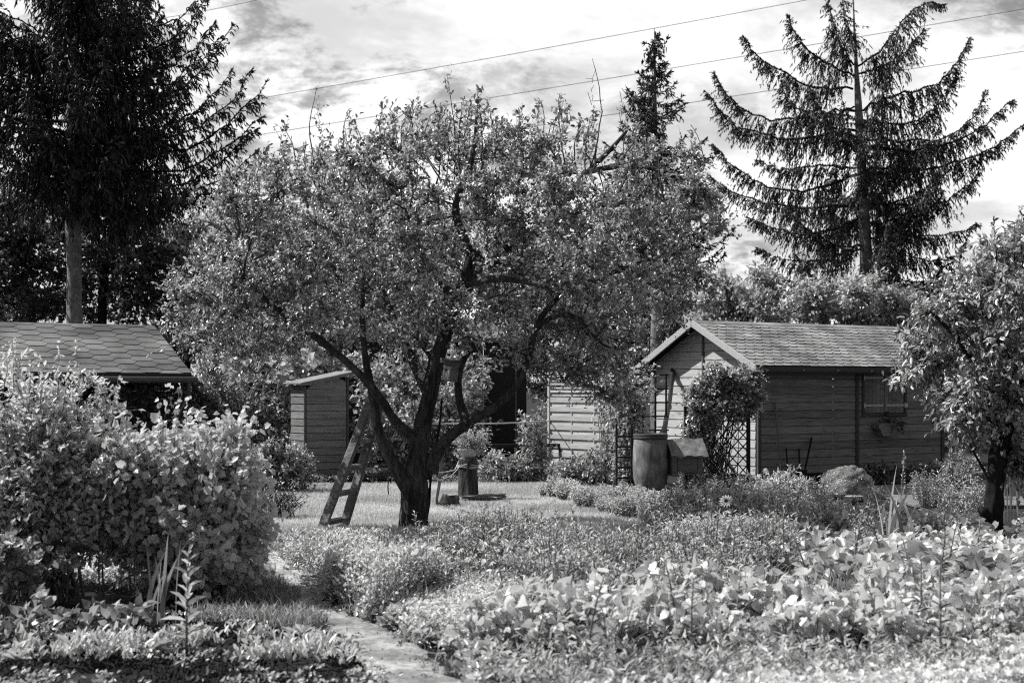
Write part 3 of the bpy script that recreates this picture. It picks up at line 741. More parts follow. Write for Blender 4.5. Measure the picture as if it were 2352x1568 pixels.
def place_slope(mb_src,mb_dst,o,ex,es):
    ex=np.asarray(ex,float); es=unit(np.asarray(es,float)); en=unit(np.cross(ex,es))
    V=np.concatenate(mb_src.v); W=np.asarray(o)+V[:,:1]*ex+V[:,1:2]*es+V[:,2:3]*en
    k=0
    base=mb_dst.n
    mb_dst.v.append(W); mb_dst.a.append(np.concatenate(mb_src.a)); 
    for f in mb_src.f: mb_dst.f.append(f+base)
    mb_dst.n+=len(W)

# ---- right shed ---------------------------------------------------
rs=np.random.default_rng(21)
OX,OY=4.11,23.8
shed=thing('garden_shed','boarded shed with shaded front, sunlit gable, scalloped shingle roof and a closed shutter window','shed',(OX,OY,0),TH)
Ls,Ws,Hw,Hr=4.5,2.8,2.06,2.74
win=(2.45,3.50,1.10,1.93)
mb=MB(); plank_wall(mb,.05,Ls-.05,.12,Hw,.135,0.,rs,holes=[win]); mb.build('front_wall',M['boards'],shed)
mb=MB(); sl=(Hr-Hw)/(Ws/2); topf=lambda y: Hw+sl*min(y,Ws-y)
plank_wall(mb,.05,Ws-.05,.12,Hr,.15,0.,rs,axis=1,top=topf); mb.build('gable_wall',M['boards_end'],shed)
mb=MB(); plank_wall(mb,.05,Ws-.05,.12,Hr,.15,0.,rs,axis=1,top=topf)
for v in mb.v: v[:,0]=Ls-v[:,0]
for k,f in enumerate(mb.f): mb.f[k]=f[:,::-1]
mb.build('gable_wall',M['boards'],shed)
mb=MB(); box(mb,(Ls/2,Ws-.02,Hw/2+.05),(Ls-.1,.03,Hw-.1)); mb.build('back_wall',M['boards'],shed)
mb=MB(); box(mb,(Ls/2,Ws/2,.06),(Ls-.06,Ws-.06,.12),.5); mb.build('plinth',M['dark'],shed)
for x in (0.02,2.30,Ls-.02):
    mb=MB(); bbox(mb,(x,-.012,(Hw+.12)/2),(.07,.05,Hw-.14),.5); mb.build('batten',M['trim'],shed)
mb=MB(); bbox(mb,(-.012,Ws/2,(Hr+.1)/2),(.04,.05,Hr-.22),.5); mb.build('batten',M['trim'],shed)
# window: frame, two shutters with strap hinges
cx_=(win[0]+win[1])/2; cz_=(win[2]+win[3])/2
mb=MB()
for z in (win[2],win[3]): bbox(mb,(cx_,-.012,z),(win[1]-win[0]+.08,.05,.055))
for x in (win[0],win[1]): bbox(mb,(x,-.012,cz_),(.055,.05,win[3]-win[2]-.06))
wf=mb.build('window_frame',M['trim'],shed)
for sgn,xa,xb in ((-1,win[0]+.035,cx_-.006),(1,cx_+.006,win[1]-.035)):
    mb=MB(); n=5; w_=(xb-xa)/n
    for i in range(n): bbox(mb,(xa+w_*(i+.5),-.002,cz_),(w_-.004,.026,win[3]-win[2]-.07),rs.random(),None,.004)
    sh=mb.build('shutter',M['boards'],shed)
    for z in (win[2]+.17,win[3]-.17):
        mb=MB(); bbox(mb,((xa+xb)/2+sgn*.02,-.021,z),((xb-xa)*.94,.008,.035),.5,None,.003)
        for q in (.2,.45,.7): lathe(mb,[(0,-.004),(.006,-.004),(.006,.0),(0,.0)],8,((xa+xb)/2+(q-.5)*(xb-xa),-.027,z))
        bbox(mb,(xa-.02 if sgn<0 else xb+.02,-.030,z),(.03,.02,.09),.5,None,.003)
        mb.build('strap_hinge',M['pale_metal'],sh)
# roof: deck, shingles, fascia, barge boards, gutters, downpipe
oh=.24; ohx=.26; run=Ws/2+oh; rise=sl*run; S=math.hypot(run,rise); ze=Hr-rise
mb=MB()
for sgn in (1,-1):
    y0=-oh if sgn>0 else Ws+oh
    p=[(-ohx,y0,ze),(Ls+ohx,y0,ze),(Ls+ohx,Ws/2,Hr),(-ohx,Ws/2,Hr)]
    q=[(a,b_,c-.035) for a,b_,c in p]; q[2]=(q[2][0],q[2][1],q[2][2]); 
    f=np.array([[0,1,2,3],[7,6,5,4],[0,4,5,1],[1,5,6,2],[3,7,4,0]]); 
    if sgn<0: f=f[:,::-1]
    mb.add([(a,b_,c+.04) for a,b_,c in q]+[(a,b_,c+.008) for a,b_,c in q],f,.5)
rf=mb.build('roof',M['felt'],shed)
for sgn in (1,-1):
    t0=MB(); hex_rows(t0,Ls+2*ohx,S,.20,.135,rs,'round',lift=.013)
    mb=MB()
    if sgn>0: place_slope(t0,mb,(-ohx,-oh,ze+.008),(1,0,0),(0,run,rise))
    else: place_slope(t0,mb,(Ls+ohx,Ws+oh,ze+.008),(-1,0,0),(0,-run,rise))
    mb.build('shingles',M['shingle2'],rf)
mb=MB()
n=int((Ls+2*ohx)/.5)
for i in range(n):
    x=-ohx+(i+.5)*(Ls+2*ohx)/n
    for sgn in (1,-1):
        beam(mb,(x-.26,Ws/2+sgn*.055,Hr+.020-sl*.055+.002*(i%2)),(x+.26,Ws/2+sgn*.055,Hr+.020-sl*.055+.002*(i%2)),.125,.006,rs.random(),up=(0,sgn*sl,1))
mb.build('ridge_cap',M['shingle2'],rf)
mb=MB(); bbox(mb,(Ls/2,-oh+.004,ze-.055),(Ls+2*ohx-.02,.022,.10)); mb.build('fascia',M['trim'],shed)
mb=MB(); bbox(mb,(Ls/2,Ws+oh-.004,ze-.055),(Ls+2*ohx-.02,.022,.10)); mb.build('fascia',M['trim'],shed)
for xg in (-ohx-.016,Ls+ohx+.016):
  for sgn in (1,-1):
    y0=-oh-.01 if sgn>0 else Ws+oh+.01
    mb=MB(); beam(mb,(xg,y0,ze-.045),(xg,Ws/2+sgn*.0,Hr-.028),.026,.115,.5,up=(0,0,1),b=.004); mb.build('barge_board',M['white_trim'],shed)
for yg in (-oh-.055,Ws+oh+.055):
    mb=MB(); xa,xb=-ohx-.10,Ls+ohx
    th=np.linspace(math.pi,2*math.pi,9); ring=[(.05*math.cos(q),.05*math.sin(q)) for q in th]+[(.044*math.cos(q),.044*math.sin(q)) for q in th[::-1]]
    n=len(ring); v=[(x,yg+a,ze-.07+b_) for x in (xa,xb) for a,b_ in ring]; i=np.arange(n); j=(i+1)%n
    mb.add(v,[np.stack([i,i+n,j+n,j],1)],.5)
    for x in np.arange(xa+.3,xb,.8): bbox(mb,(x,yg,ze-.066),(.02,.112,.012),.9)
    mb.build('gutter',M['gutter'],shed)
# flower box on the wall
fb=thing('flower_box','dark wooden flower box hanging under the shutter window of the boarded shed','planter',tuple(frame_pt((OX,OY),2.98,-.10,.86)),TH)
mb=MB(); prism(mb,[(-.33,.10),(-.33,.02),(-.22,-.13),(.22,-.13),(.33,.02),(.33,.10)],-.005,.015,.5,[[1,0,0],[0,0,-1],[0,1,0]],(0,-.085,0))
prism(mb,[(-.33,.10),(-.33,.02),(-.22,-.13),(.22,-.13),(.33,.02),(.33,.10)],-.005,.015,.5,[[1,0,0],[0,0,-1],[0,1,0]],(0,.07,0))
box(mb,(0,-.008,-.122),(.43,.135,.012)); beam(mb,(-.325,-.008,.02),(-.325,-.008,.10),.13,.012,.5,(1,0,0)); beam(mb,(.325,-.008,.02),(.325,-.008,.10),.13,.012,.5,(1,0,0))
beam(mb,(-.225,-.008,-.12),(-.328,-.008,.02),.13,.012); beam(mb,(.225,-.008,-.12),(.328,-.008,.02),.13,.012)
mb.build('trough',M['boards'],fb)
mb=MB(); box(mb,(0,-.008,.05),(.62,.13,.02)); mb.build('soil',M['soil'],fb)
wp=frame_pt((OX,OY),2.98,-.12,.93)
shrub('trailing_plant','straggly trailing plant in the wall flower box','plant',wp,[(wp[0],wp[1],1.0,.3,.12,.14),(wp[0]+.1,wp[1]-.05,.9,.25,.1,.14)],26,90,3,L4,.05,.03,M['ivy_leaf'],31,base_r=.2,stem_r=.003,tl=.08)

# tools leaning on the wall
for i,(pa,pb,lab,wd) in enumerate([((1797,1085),(1779,925),'long dark tool handle leaning left on the shed wall, tallest of four',.016),
        ((1809,1085),(1806,1030),'short thin tool handle leaning on the shed boards beside the tallest one',.014),
        ((1836,1085),(1835,1031),'short upright tool handle between two leaning ones on the shed wall',.014),
        ((1842,1090),(1864,1005),'tool handle leaning to the right against the dark shed wall',.018)]):
    t_=thing('garden_tool',lab,'tool',(0,0,0),0,'tools leaning against the shed')
    a=P(pa[0],pa[1],23.6); x_=(pb[0]-CX)/F
    Yw=24.05
    b_=P(pb[0],pb[1],Yw); a=np.array([a[0],Yw-.42,0.02]); 
    a[0]=(pa[0]-CX)*(Yw-.42)/F+(a[0]-b_[0])*.0
    # wall plane depth at the upper end
    for _ in range(4):
        xl=(b_[0]-OX)/math.cos(TH); Yw=OY+xl*math.sin(TH)-.05; b_=P(pb[0],pb[1],Yw)
    t_.location=tuple(a); mb=MB(); tube(mb,np.array([np.zeros(3),(b_-a)*.5+[.006,0,0],(b_-a)]),[wd,wd*.95,wd],10); mb.build('handle',M['dark_bark'] if i else M['box'],t_,True)
    mb=MB(); 
    if i%2==0: bbox(mb,(0,0,.02),(.18,.03,.05)); [bbox(mb,(-.08+.04*k,-.03,.0),(.012,.07,.012)) for k in range(5)]
    else: bbox(mb,(0,-.01,.10),(.17,.02,.22))
    mb.build('tool_head',M['black'],t_)

# ---- left shed -----------------------------------------------------
e0=P(440,857,24.); LX,LY=e0[0],e0[1]
ls_=thing('garden_shed','low shed with a hexagonal shingle roof beneath the tall dark spruce, walls hung with ivy','shed',(LX,LY,0),TH)
ze=e0[2]; run,rise=2.0,.87; S=math.hypot(run,rise); LL_=6.2
mb=MB()
for sgn,yb in ((1,0.),(-1,2*run)):
    p=[(-LL_,yb,ze),(0,yb,ze),(0,run,ze+rise),(-LL_,run,ze+rise)]
    f=np.array([[0,1,2,3],[7,6,5,4],[0,4,5,1],[1,5,6,2]]); 
    if sgn<0: f=f[:,::-1]
    mb.add(p+[(a,b_,c-.05) for a,b_,c in p],f,.5)
rf=mb.build('roof',M['felt'],ls_)
for sgn in (1,-1):
    t0=MB(); hex_flat(t0,LL_,S,rs)
    mb=MB()
    if sgn>0: place_slope(t0,mb,(-LL_,0,ze+.002),(1,0,0),(0,run,rise))
    else: place_slope(t0,mb,(0,2*run,ze+.002),(-1,0,0),(0,-run,rise))
    mb.build('shingles',M['shingle'],rf)
mb=MB(); bbox(mb,(-LL_/2,-.01,ze-.06),(LL_,.03,.10)); mb.build('fascia',M['dark'],ls_)
mb=MB(); tube(mb,[(-LL_,-.09,ze-.11),(-LL_/2,-.09,ze-.11),(.06,-.09,ze-.11)],.055,14); mb.build('gutter',M['gutter'],ls_,True)
mb=MB(); tube(mb,[(-.08,-.09,ze-.11),(-.08,-.09,ze-.32),(-.10,.1,ze-.5),(-.12,.3,ze-.62),(-.12,.3,.0)],.04,12); mb.build('downpipe',M['gutter'],ls_,True)
mb=MB(); beam(mb,(-.10,-.13,ze-.38),(-.32,-.0,ze-.85),.09,.03); mb.build('brace',M['box'],ls_)
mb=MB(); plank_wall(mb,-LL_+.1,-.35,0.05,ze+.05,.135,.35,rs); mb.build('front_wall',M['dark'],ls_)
mb=MB(); plank_wall(mb,.35,2*run-.35,.05,ze+rise-.1,.135,0,rs,axis=1,top=lambda y: ze-.02+(rise/run)*min(y,2*run-y))
for v in mb.v: v[:,0]=-.35-v[:,0]
for k,f in enumerate(mb.f): mb.f[k]=f[:,::-1]
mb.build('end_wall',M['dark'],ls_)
# ivy over that wall
t_=thing('ivy','dark ivy climbing the wall under the gutter of the low shed','climbing plant',tuple(frame_pt((LX,LY),-1.2,.3,0)))
ml,ms=MB(),MB(); rr=np.random.default_rng(5); n=2600
x=rr.uniform(-3.2,.05,n); z=rr.uniform(.1,ze-.02,n); yy=.33-rr.random(n)**2*.16
pos=np.array([frame_pt((LX,LY),a,b_,c) for a,b_,c in zip(x,yy,z)]); fn=np.array([math.sin(TH),-math.cos(TH),.25])
leaves(ml,pos,rr.normal(size=(n,3))*.6+[0,0,-.9],fn+rr.normal(size=(n,3))*.35,.085*rr.uniform(.6,1.2,n),.08*rr.uniform(.6,1.2,n),LH,rr.random(n))
for i in range(14):
    xx=rr.uniform(-3,0); zz=np.linspace(0,ze-.1,10); pp=[frame_pt((LX,LY),xx+.12*math.sin(q*3+i),.31,q) for q in zz]; tube(ms,pp,.008,5)
ms.build('stem',M['dark_bark'],t_,True,loc=tuple(t_.location)); ml.build('foliage',M['ivy_leaf'],t_,False,loc=tuple(t_.location))

# ---- small tool cabinet ----------------------------------------------
c0=G(700,1104); cab=thing('tool_cabinet','small grey boarded cabinet with a sloping lid roof standing left of the apple tree','small shed',tuple(c0),TH)
Wc,Dc,h1,h2=.80,.60,1.64,1.80
tp=lambda x: h1+(h2-h1)*x/Wc
mb=MB(); plank_wall(mb,.03,Wc-.03,.06,h2,.125,0,rs,top=tp); mb.build('front_wall',M['boards_small'],cab)
mb=MB(); plank_wall(mb,.02,Dc-.02,.06,h1-.02,.125,0,rs,axis=1); mb.build('side_wall',M['box'],cab)
mb=MB(); plank_wall(mb,.02,Dc-.02,.06,h2-.02,.125,0,rs,axis=1)
for v in mb.v: v[:,0]=Wc-v[:,0]
for k,f in enumerate(mb.f): mb.f[k]=f[:,::-1]
mb.build('side_wall',M['boards_small'],cab)
mb=MB(); box(mb,(Wc/2,Dc-.01,.85),(Wc-.06,.02,1.55)); mb.build('back_wall',M['boards_small'],cab)
mb=MB(); box(mb,(Wc/2,Dc/2,.03),(Wc-.04,Dc-.04,.06)); mb.build('plinth',M['dark'],cab)
for x in (.0,Wc):
    mb=MB(); bbox(mb,(x,-.006,tp(x)/2),(.035,.035,tp(x)-.06)); mb.build('batten',M['trim'],cab)
mb=MB(); a_=math.atan((h2-h1)/Wc); Mr=axes((math.cos(a_),0,math.sin(a_))); bbox(mb,(Wc/2,Dc/2-.02,(h1+h2)/2+.04),(Wc+.26,Dc+.18,.028),.5,Mr)
rfo=mb.build('roof',M['felt_roof'],cab)
mb=MB(); bbox(mb,(Wc/2,-.118,(h1+h2)/2+.024),(Wc+.28,.014,.05),.5,Mr); mb.build('roof_edge',M['box'],rfo)

# ---- dark cabin behind ------------------------------------------------
ph=np.array([P(1045,1000,29)[0],29.,0]); pv=thing('garden_cabin','dark sheet-clad cabin half hidden behind the apple tree and rope','cabin',tuple(ph),math.radians(6))
mb=MB(); 
xw=[-2.7,-1.9,-1.1,-.35,.02,.58,1.25,1.47]
for a,b_ in zip(xw[:-1],xw[1:]): bbox(mb,((a+b_)/2,0,1.27),((b_-a)-.012,.03,2.45),rs.random(),None,.004)
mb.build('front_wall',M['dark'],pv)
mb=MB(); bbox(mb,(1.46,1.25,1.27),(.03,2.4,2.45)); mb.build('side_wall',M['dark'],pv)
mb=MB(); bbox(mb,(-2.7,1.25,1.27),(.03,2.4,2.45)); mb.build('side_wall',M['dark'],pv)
mb=MB(); prism(mb,[(-3.,-.3),(1.75,-.3),(1.75,2.7),(-3.,2.7)],2.5,2.58,.5); v=mb.v[0]; 
rfo=mb.build('roof',M['shingle'],pv)
mb=MB(); mb.add([(-3,-.3,2.583),(1.75,-.3,2.583),(1.75,2.7,2.583),(-3,2.7,2.583),(-1.2,1.2,3.1),(.2,1.2,3.1)],[np.array([[0,1,5,4],[2,3,4,5]]),np.array([[1,2,5],[3,0,4]])],.5); mb.build('hipped_top',M['shingle'],rfo)

# ---- pale slatted screen, low rail --------------------------------------
pf=P(1262,1065,24.6); scn=thing('slatted_screen','pale wooden slat screen with an open upper lattice between apple tree and barrel','fence',(pf[0],pf[1],0),math.radians(-50))
zb,zt=.16,1.74; Lp=1.7
mb=MB(); z=zb; k=0
while z<zt-.34:
    bbox(mb,(Lp/2,-.010 if k%2 else .010,z+.045),(Lp-.06,.014,.088),rs.random(),None,.003); z+=.078; k+=1
z+=.03
while z<zt-.02:
    bbox(mb,(Lp/2,-.010 if k%2 else .010,z+.02),(Lp-.06,.012,.038),rs.random(),None,.003); z+=.062; k+=1
mb.build('slat_panel',M['fence'],scn)
for x in (0,.57,1.13,Lp): 
    mb=MB(); bbox(mb,(x,0,(zb+zt)/2 if 0<x<Lp else zt/2+.02),(.03 if 0<x<Lp else .06,.026 if 0<x<Lp else .06,zt-zb if 0<x<Lp else zt+.04)); mb.build('post' if x in (0,Lp) else 'upright',M['fence'],scn)
mb=MB(); bbox(mb,(Lp/2,0,zt+.035),(Lp+.04,.06,.025)); mb.build('top_rail',M['fence'],scn)
r0=P(1095,1024,24.2); r1=P(1285,1022,24.4); rl=thing('low_rail_fence','low black rail on posts at the far edge of the lawn, behind the flower pot','fence',(r0[0],24.2,0))
mb=MB(); beam(mb,(-.75,0,r0[2]),(r1[0]-r0[0]+.1,.2,r1[2]),.05,.06); mb.build('rail',M['black'],rl)
for x in (-.6,.32,.80,1.42): mb=MB(); bbox(mb,(x,.02+x*.13,r0[2]/2),(.045,.045,r0[2]-.05)); mb.build('post',M['black'],rl)

# ================================================================== POLES, ROPES, BARREL, TRELLISES
bq=G(1494,1134); bar=thing('water_barrel','tall grey plastic rain barrel with a ribbed lid rim beside the ladder trellis','barrel',tuple(bq))
R=.262
pr=[(.155,0),(.18,.02),(R*.84,.10),(R*.99,.25),(R*1.02,.45),(R*1.0,.65),(R*.95,.80),(R*.90,.835)]
mb=MB(); lathe(mb,pr,40); mb.build('body',M['barrel'],bar,True)
mb=MB(); lathe(mb,[(R*.93,.835),(R*1.0,.838),(R*1.0,.856),(R*.955,.86),(R*.955,.872),(R*.985,.876),(R*.985,.90),(R*.93,.905),(R*.9,.885),(0,.88)],40,cap=False); mb.build('lid_rim',M['gutter'],bar,False)
# diverter pipe from the shed gutter into the barrel
g0=P(1545,838,25.9)
dp=thing('downpipe','slanting dark downpipe leading from the shed gutter into the rain barrel','pipe',(bq[0],bq[1],0))
pts=[P(1546,838,25.9),P(1545,860,25.6),P(1540,905,24.8),P(1536,935,23.8),P(1531,955,22.9),P(1527,985,22.0),np.array([bq[0]+.13,bq[1]+.05,.84])]
mb=MB(); tube(mb,bez_path(np.array(pts),22)[0],.04,12); mb.build('pipe',M['black'],dp,True,loc=(bq[0],bq[1],0))
for a in (pts[1],pts[3]):
    mb=MB(); tube(mb,[a+[0,0,.03],a-[0,0,.03]],.05,12); mb.build('pipe_collar',M['black'],dp,True,loc=(bq[0],bq[1],0))

def lattice(name,label,p0,ang,L,H,xsn,zsn,w=.032,group=None,z0=0.0):
    t_=thing(name,label,'trellis',(p0[0],p0[1],0),ang,group)
    for i,x in enumerate(xsn):
        mb=MB(); bbox(mb,(x,0,z0+H/2),(w,w*.8,H)); mb.build('upright',M['black'],t_)
    mb=MB()
    for z in zsn: bbox(mb,(L/2,-w*.85,z0+z),(L+.03,w*.6,w*.85))
    mb.build('crossbars',M['black'],t_); return t_
lt=G(1416,1133)
lattice('trellis','black ladder-like trellis panel left of the barrel, overgrown by a rose',lt,math.radians(20),.26,1.05,(0,.25),np.arange(.08,1.0,.155))
l2=np.array([P(1448,1100,22.6)[0],22.6,0])
lattice('trellis','taller black grid trellis behind the barrel near the sunlit gable',l2,math.radians(14),.62,1.82,(0,.21,.42,.60),np.arange(.25,1.86,.22),w=.03)
# arch with diagonal lattice
a0=np.array([P(1575,1130,22.4)[0],22.4,0])
at_=thing('trellis','dark diagonal lattice panel smothered in a dense climber in front of the sunlit gable','trellis',tuple(a0),math.radians(14))
W_=1.06; Hh=1.28
for x in (0,W_): mb=MB(); bbox(mb,(x,0,.72),(.055,.055,1.44)); mb.build('post',M['black'],at_)
mb=MB()
for s in (-1,1):
    for k in np.arange(-1.3,2.5,.185):
        pp=[]
        for x in (0.,W_):
            pp.append((x,(k+x*1.05) if s>0 else (k+ (W_-x)*1.05)))
        (xa,za),(xb,zb_)=pp
        # clip to 0..Hh
        def cl_(x1,z1,x2,z2):
            if z1>z2: x1,z1,x2,z2=x2,z2,x1,z1
            if z2<.03 or z1>Hh: return None
            if z1<.03: x1=x1+(x2-x1)*(.03-z1)/(z2-z1); z1=.03
            if z2>Hh: x2=x1+(x2-x1)*(Hh-z1)/(z2-z1); z2=Hh
            return (x1,z1,x2,z2)
        c=cl_(xa,za,xb,zb_)
        if c and math.hypot(c[2]-c[0],c[3]-c[1])>.08: beam(mb,(c[0],s*.009,c[1]),(c[2],s*.009,c[3]),.014,.026,up=(0,1,0))
mb.build('lattice',M['black'],at_)

# nest/feeder box on a post
fx=P(1572,1100,21.3); fd=thing('feeding_house','small wooden bird feeding house with a mossy roof on one post beside the barrel','bird house',(fx[0],21.3,0),math.radians(14))
hz=1.6-(1088-HY)*21.3/F
mb=MB(); bbox(mb,(.10,0,hz/2),(.05,.05,hz)); mb.build('post',M['box'],fd)
mb=MB(); bbox(mb,(0,0,hz+.008),(.52,.36,.022)); mb.build('floor',M['box'],fd)
mb=MB(); bbox(mb,(0,-.13,hz+.155),(.30,.018,.26)); bbox(mb,(0,.13,hz+.155),(.46,.018,.27)); mb.build('wall',M['box'],fd)
for x in (-.20,.20): mb=MB(); bbox(mb,(x,0,hz+.155),(.085,.27,.27)); mb.build('side_panel',M['box'],fd)
mb=MB()
for s in (-1,1):
    beam(mb,(0,s*.235,hz+.285),(0,s*.0,hz+.50),.56,.022,.5,up=(1,0,0))
v=mb.v; mb=MB()
for s in (-1,1):
    n_=8; 
    X,Yy=np.meshgrid(np.linspace(-.29,.29,14),np.linspace(0,1,9)); wv=.008*np.sin(X*31+Yy*9)+.006*np.cos(X*17-Yy*13)
    Z=hz+.53-.25*Yy+wv; yy=s*.25*Yy
    vv=np.stack([X,yy,Z],-1).reshape(-1,3); i=(np.arange(8)*14)[:,None]+np.arange(13)[None]; f=np.stack([i,i+14,i+15,i+1],-1).reshape(-1,4)
    if s>0: f=f[:,::-1]
    mb.add(np.concatenate([vv,vv-[0,0,.02]]),[f,f[:,::-1]+len(vv)],.5)
mb.build('roof',M['felt_roof'],fd,True)
mb=MB(); mb.add([(-.24,-.15,hz+.27),(.24,-.15,hz+.27),(.24,.15,hz+.27),(-.24,.15,hz+.27),(-.22,0,hz+.49),(.22,0,hz+.49)],[np.array([[0,1,5,4],[2,3,4,5]]),np.array([[1,2,5],[3,0,4]])],.5); mb.build('gable',M['box'],fd)

# ladder
lad=thing('wooden_ladder','weathered wooden ladder leaning against the left fork of the apple tree','ladder',tuple(G(755,1224)))
lo_=np.array(lad.location)
A0=G(733,1229); A1=P(856,908,15.95); B0=G(787,1218); B1=P(880,905,16.35)
for a,b_ in ((A0,A1),(B0,B1)):
    side=unit(np.array([B0[0]-A0[0],B0[1]-A0[1],0])); mb=MB(); d_=b_-a
    for q in (0.,):
        beam(mb,a+d_*.0,b_,.105,.046,.4,up=side,b=.008); 
    beam(mb,a+d_*.30+side*.03*0+np.array([0,-.001,.0]),a+d_*1.0,.088,.062,.7,up=side,b=.006)
    mb.build('rail',M['ladder'],lad,False,loc=lo_)
for k,f in enumerate((.085,.285,.47,.66,.845,.955)):
    a=A0+(A1-A0)*f; b_=B0+(B1-B0)*f; mb=MB(); e=unit(b_-a); beam(mb,a-e*.035,b_+e*.035,.075,.046,.2+.13*k,up=unit(A1-A0)); mb.build('rung',M['ladder'],lad,False,loc=lo_)

# poles and prop leaning on the tree
for i,(lab,a,b_,r1,r2) in enumerate([('long thin pole leaning up the right side of the apple trunk',np.array([P(975,1225,15.6)[0],15.65,0]),P(1016,915,15.72),.014,.010),
   ('thick wooden prop under the right limb, its foot on the lawn',np.array([G(1003,1160)[0],G(1003,1160)[1],0]),P(1022,1000,16.2),.018,.030),
   ('thin stick pushed into the lawn between the ladder and the trunk',G(893,1140),P(893,960,G(893,1140)[1]),.008,.007)]):
    mb=MB(); n=10; u=np.linspace(0,1,n)[:,None]; tube(mb,a*(1-u)+b_*u+np.random.default_rng(i).normal(size=(n,3))*.006,np.linspace(r1,r2,n),10,rough=.15)
    o=mb.build('prop_pole' if i<2 else 'stick',M['dark_bark'] if i!=1 else M['bark'],None,True,loc=a); meta(o,lab,'pole')

# stump table with bowl and plant
st=G(1075,1146); kst=3267/st[1]
stp=thing('tree_stump','tall bark-covered stump on the lawn carrying a bowl of flowers','stump',tuple(st))
zt=1.6-(1052-HY)/kst; 
mb=MB(); tube(mb,[(0,0,0),(0,0,.05),(.005,0,.2),(0,0,.35),(-.005,0,zt-.03),(-.005,0,zt)],[.165,.15,.142,.138,.14,.135],30,rough=.14,cap=True,seed=4); mb.build('bark',M['bark'],stp,True)
mb=MB(); lathe(mb,[(0,0),(.12,0),(.12,.006),(0,.006)],20,(-.005,0,zt)); mb.build('cut_face',M['cut'],stp)
mb=MB()
for q in range(3):
    tube(mb,[(.148*math.cos(a)+.003*math.sin(9*a),.148*math.sin(a),zt-.09-q*.018+.012*math.sin(a*3+q)) for a in np.linspace(0,6.28,30)],.006,6)
mb_o=mb.build('rope_winding',M['rope'],None,True,loc=(0,0,0)); mb_o.location=tuple(st); meta(mb_o,'pale rope wound round the top of the tall stump','rope')
bw_=thing('flower_bowl','pale shallow bowl standing on the tall stump','pot',(st[0],st[1],zt+.006))
mb=MB(); lathe(mb,[(0,0),(.085,0),(.11,.03),(.145,.10),(.16,.105),(.16,.125),(.148,.13),(.14,.11),(0,.108)],30,cap=False); mb.build('bowl',M['pot'],bw_,True)
mb=MB(); lathe(mb,[(0,.112),(.138,.112)],24,cap=False); mb.build('soil',M['soil'],bw_)
pb=np.array([st[0],st[1],zt+.11])
shrub('bowl_plant','pale feathery flowering plant bursting from the bowl on the stump','plant',pb,[(pb[0]+.06,pb[1],pb[2]+.2,.26,.2,.17),(pb[0]+.2,pb[1]-.05,pb[2]+.12,.16,.15,.16),(pb[0]-.08,pb[1],pb[2]+.22,.12,.12,.16)],70,520,4,L4,.035,.014,M['white_leaf'],41,base_r=.08,stem_r=.003,tl=.09,leaf_from=.2)
# little stump
s2=G(1033,1162); t_=thing('cut_stump','short split stump low in the grass beside the tall one','stump',tuple(s2))
mb=MB(); tube(mb,[(0,0,0),(.01,0,.05),(.015,0,.11),(.02,0,.15)],[.13,.105,.098,.09],22,rough=.3,seed=9); mb.build('bark',M['bark'],t_,True)
mb=MB(); lathe(mb,[(0,0),(.085,0),(.08,.008),(0,.012)],18,(.02,0,.148)); mb.build('cut_face',M['cut'],t_)
# ropes
def rope(name,label,cat,pts,r,sag=0,k=40,mat='rope'):
    q,_=bez_path(np.array(pts,float),k); u=np.linspace(0,1,k); q[:,2]-=sag*4*u*(1-u)
    mb=MB(); tube(mb,q,r,6); o=mb.build(name,M[mat],None,True,loc=q[0]); meta(o,label,cat); return o
rope('clothes_line','pale rope stretched level from the apple trunk to the slatted screen','rope',[P(880,968,16.3),P(985,972,16.4)],.006,.0)
rope('clothes_line','thin washing line running from behind the trunk to the screen post','rope',[P(985,972,16.5),P(1262,966,24.55)],.009,.02)
rope('tie_rope','upper pale rope tied from the stump to the leaning prop','rope',[P(1010,1085,17.0),P(1045,1075,18.5),P(1053,1060,20.1)],.007,.02)
rope('tie_rope','lower pale rope sagging from the stump to the apple trunk','rope',[P(990,1083,16.2),P(1010,1098,17.5),P(1040,1085,19.),P(1060,1066,20.15)],.006,.03)
# hose coil
hc=G(1110,1152); mb=MB(); pts=[]
for q in np.linspace(0,6.28*3.2,120): 
    rr_=.27+.02*math.sin(q*.7)+.012*(q/6.28); pts.append((hc[0]+rr_*math.cos(q),hc[1]+rr_*.85*math.sin(q),.035+.012*(q/6.28)+.05*max(0,math.sin(q*.5+2))))
tube(mb,pts,.012,8); o=mb.build('hose_coil',M['hose'],None,True,loc=hc); meta(o,'dark hose coiled on the lawn at the foot of the tall stump','hose')

# birdhouse on the apple trunk
bp=P(1036,850,15.4); bh=thing('bird_house','small nest box with a pale front hung on the apple trunk','bird house',tuple(bp),math.radians(-42))
Mt=np.array(Matrix.Rotation(math.radians(9),3,'Y'))
mb=MB(); bbox(mb,(0,0,-.02),(.115,.12,.20),.5,Mt); mb.build('box',M['box'],bh)
mb=MB(); bbox(mb,Mt@np.array([0,-.066,-.03]),(.105,.012,.155),.5,Mt); fr_=mb.build('front',M['white_trim'],bh)
mb=MB(); lathe(mb,[(0,0),(.016,0),(.016,.003),(0,.003)],14); 
for v in mb.v: v[:]=np.c_[v[:,0],-.0745-v[:,2],v[:,1]+.005]
mb.build('entrance_hole',M['black'],fr_)
mb=MB(); bbox(mb,Mt@np.array([0,-.02,.095]),(.16,.18,.05),.5,Mt); mb.build('roof',M['gutter'],bh)

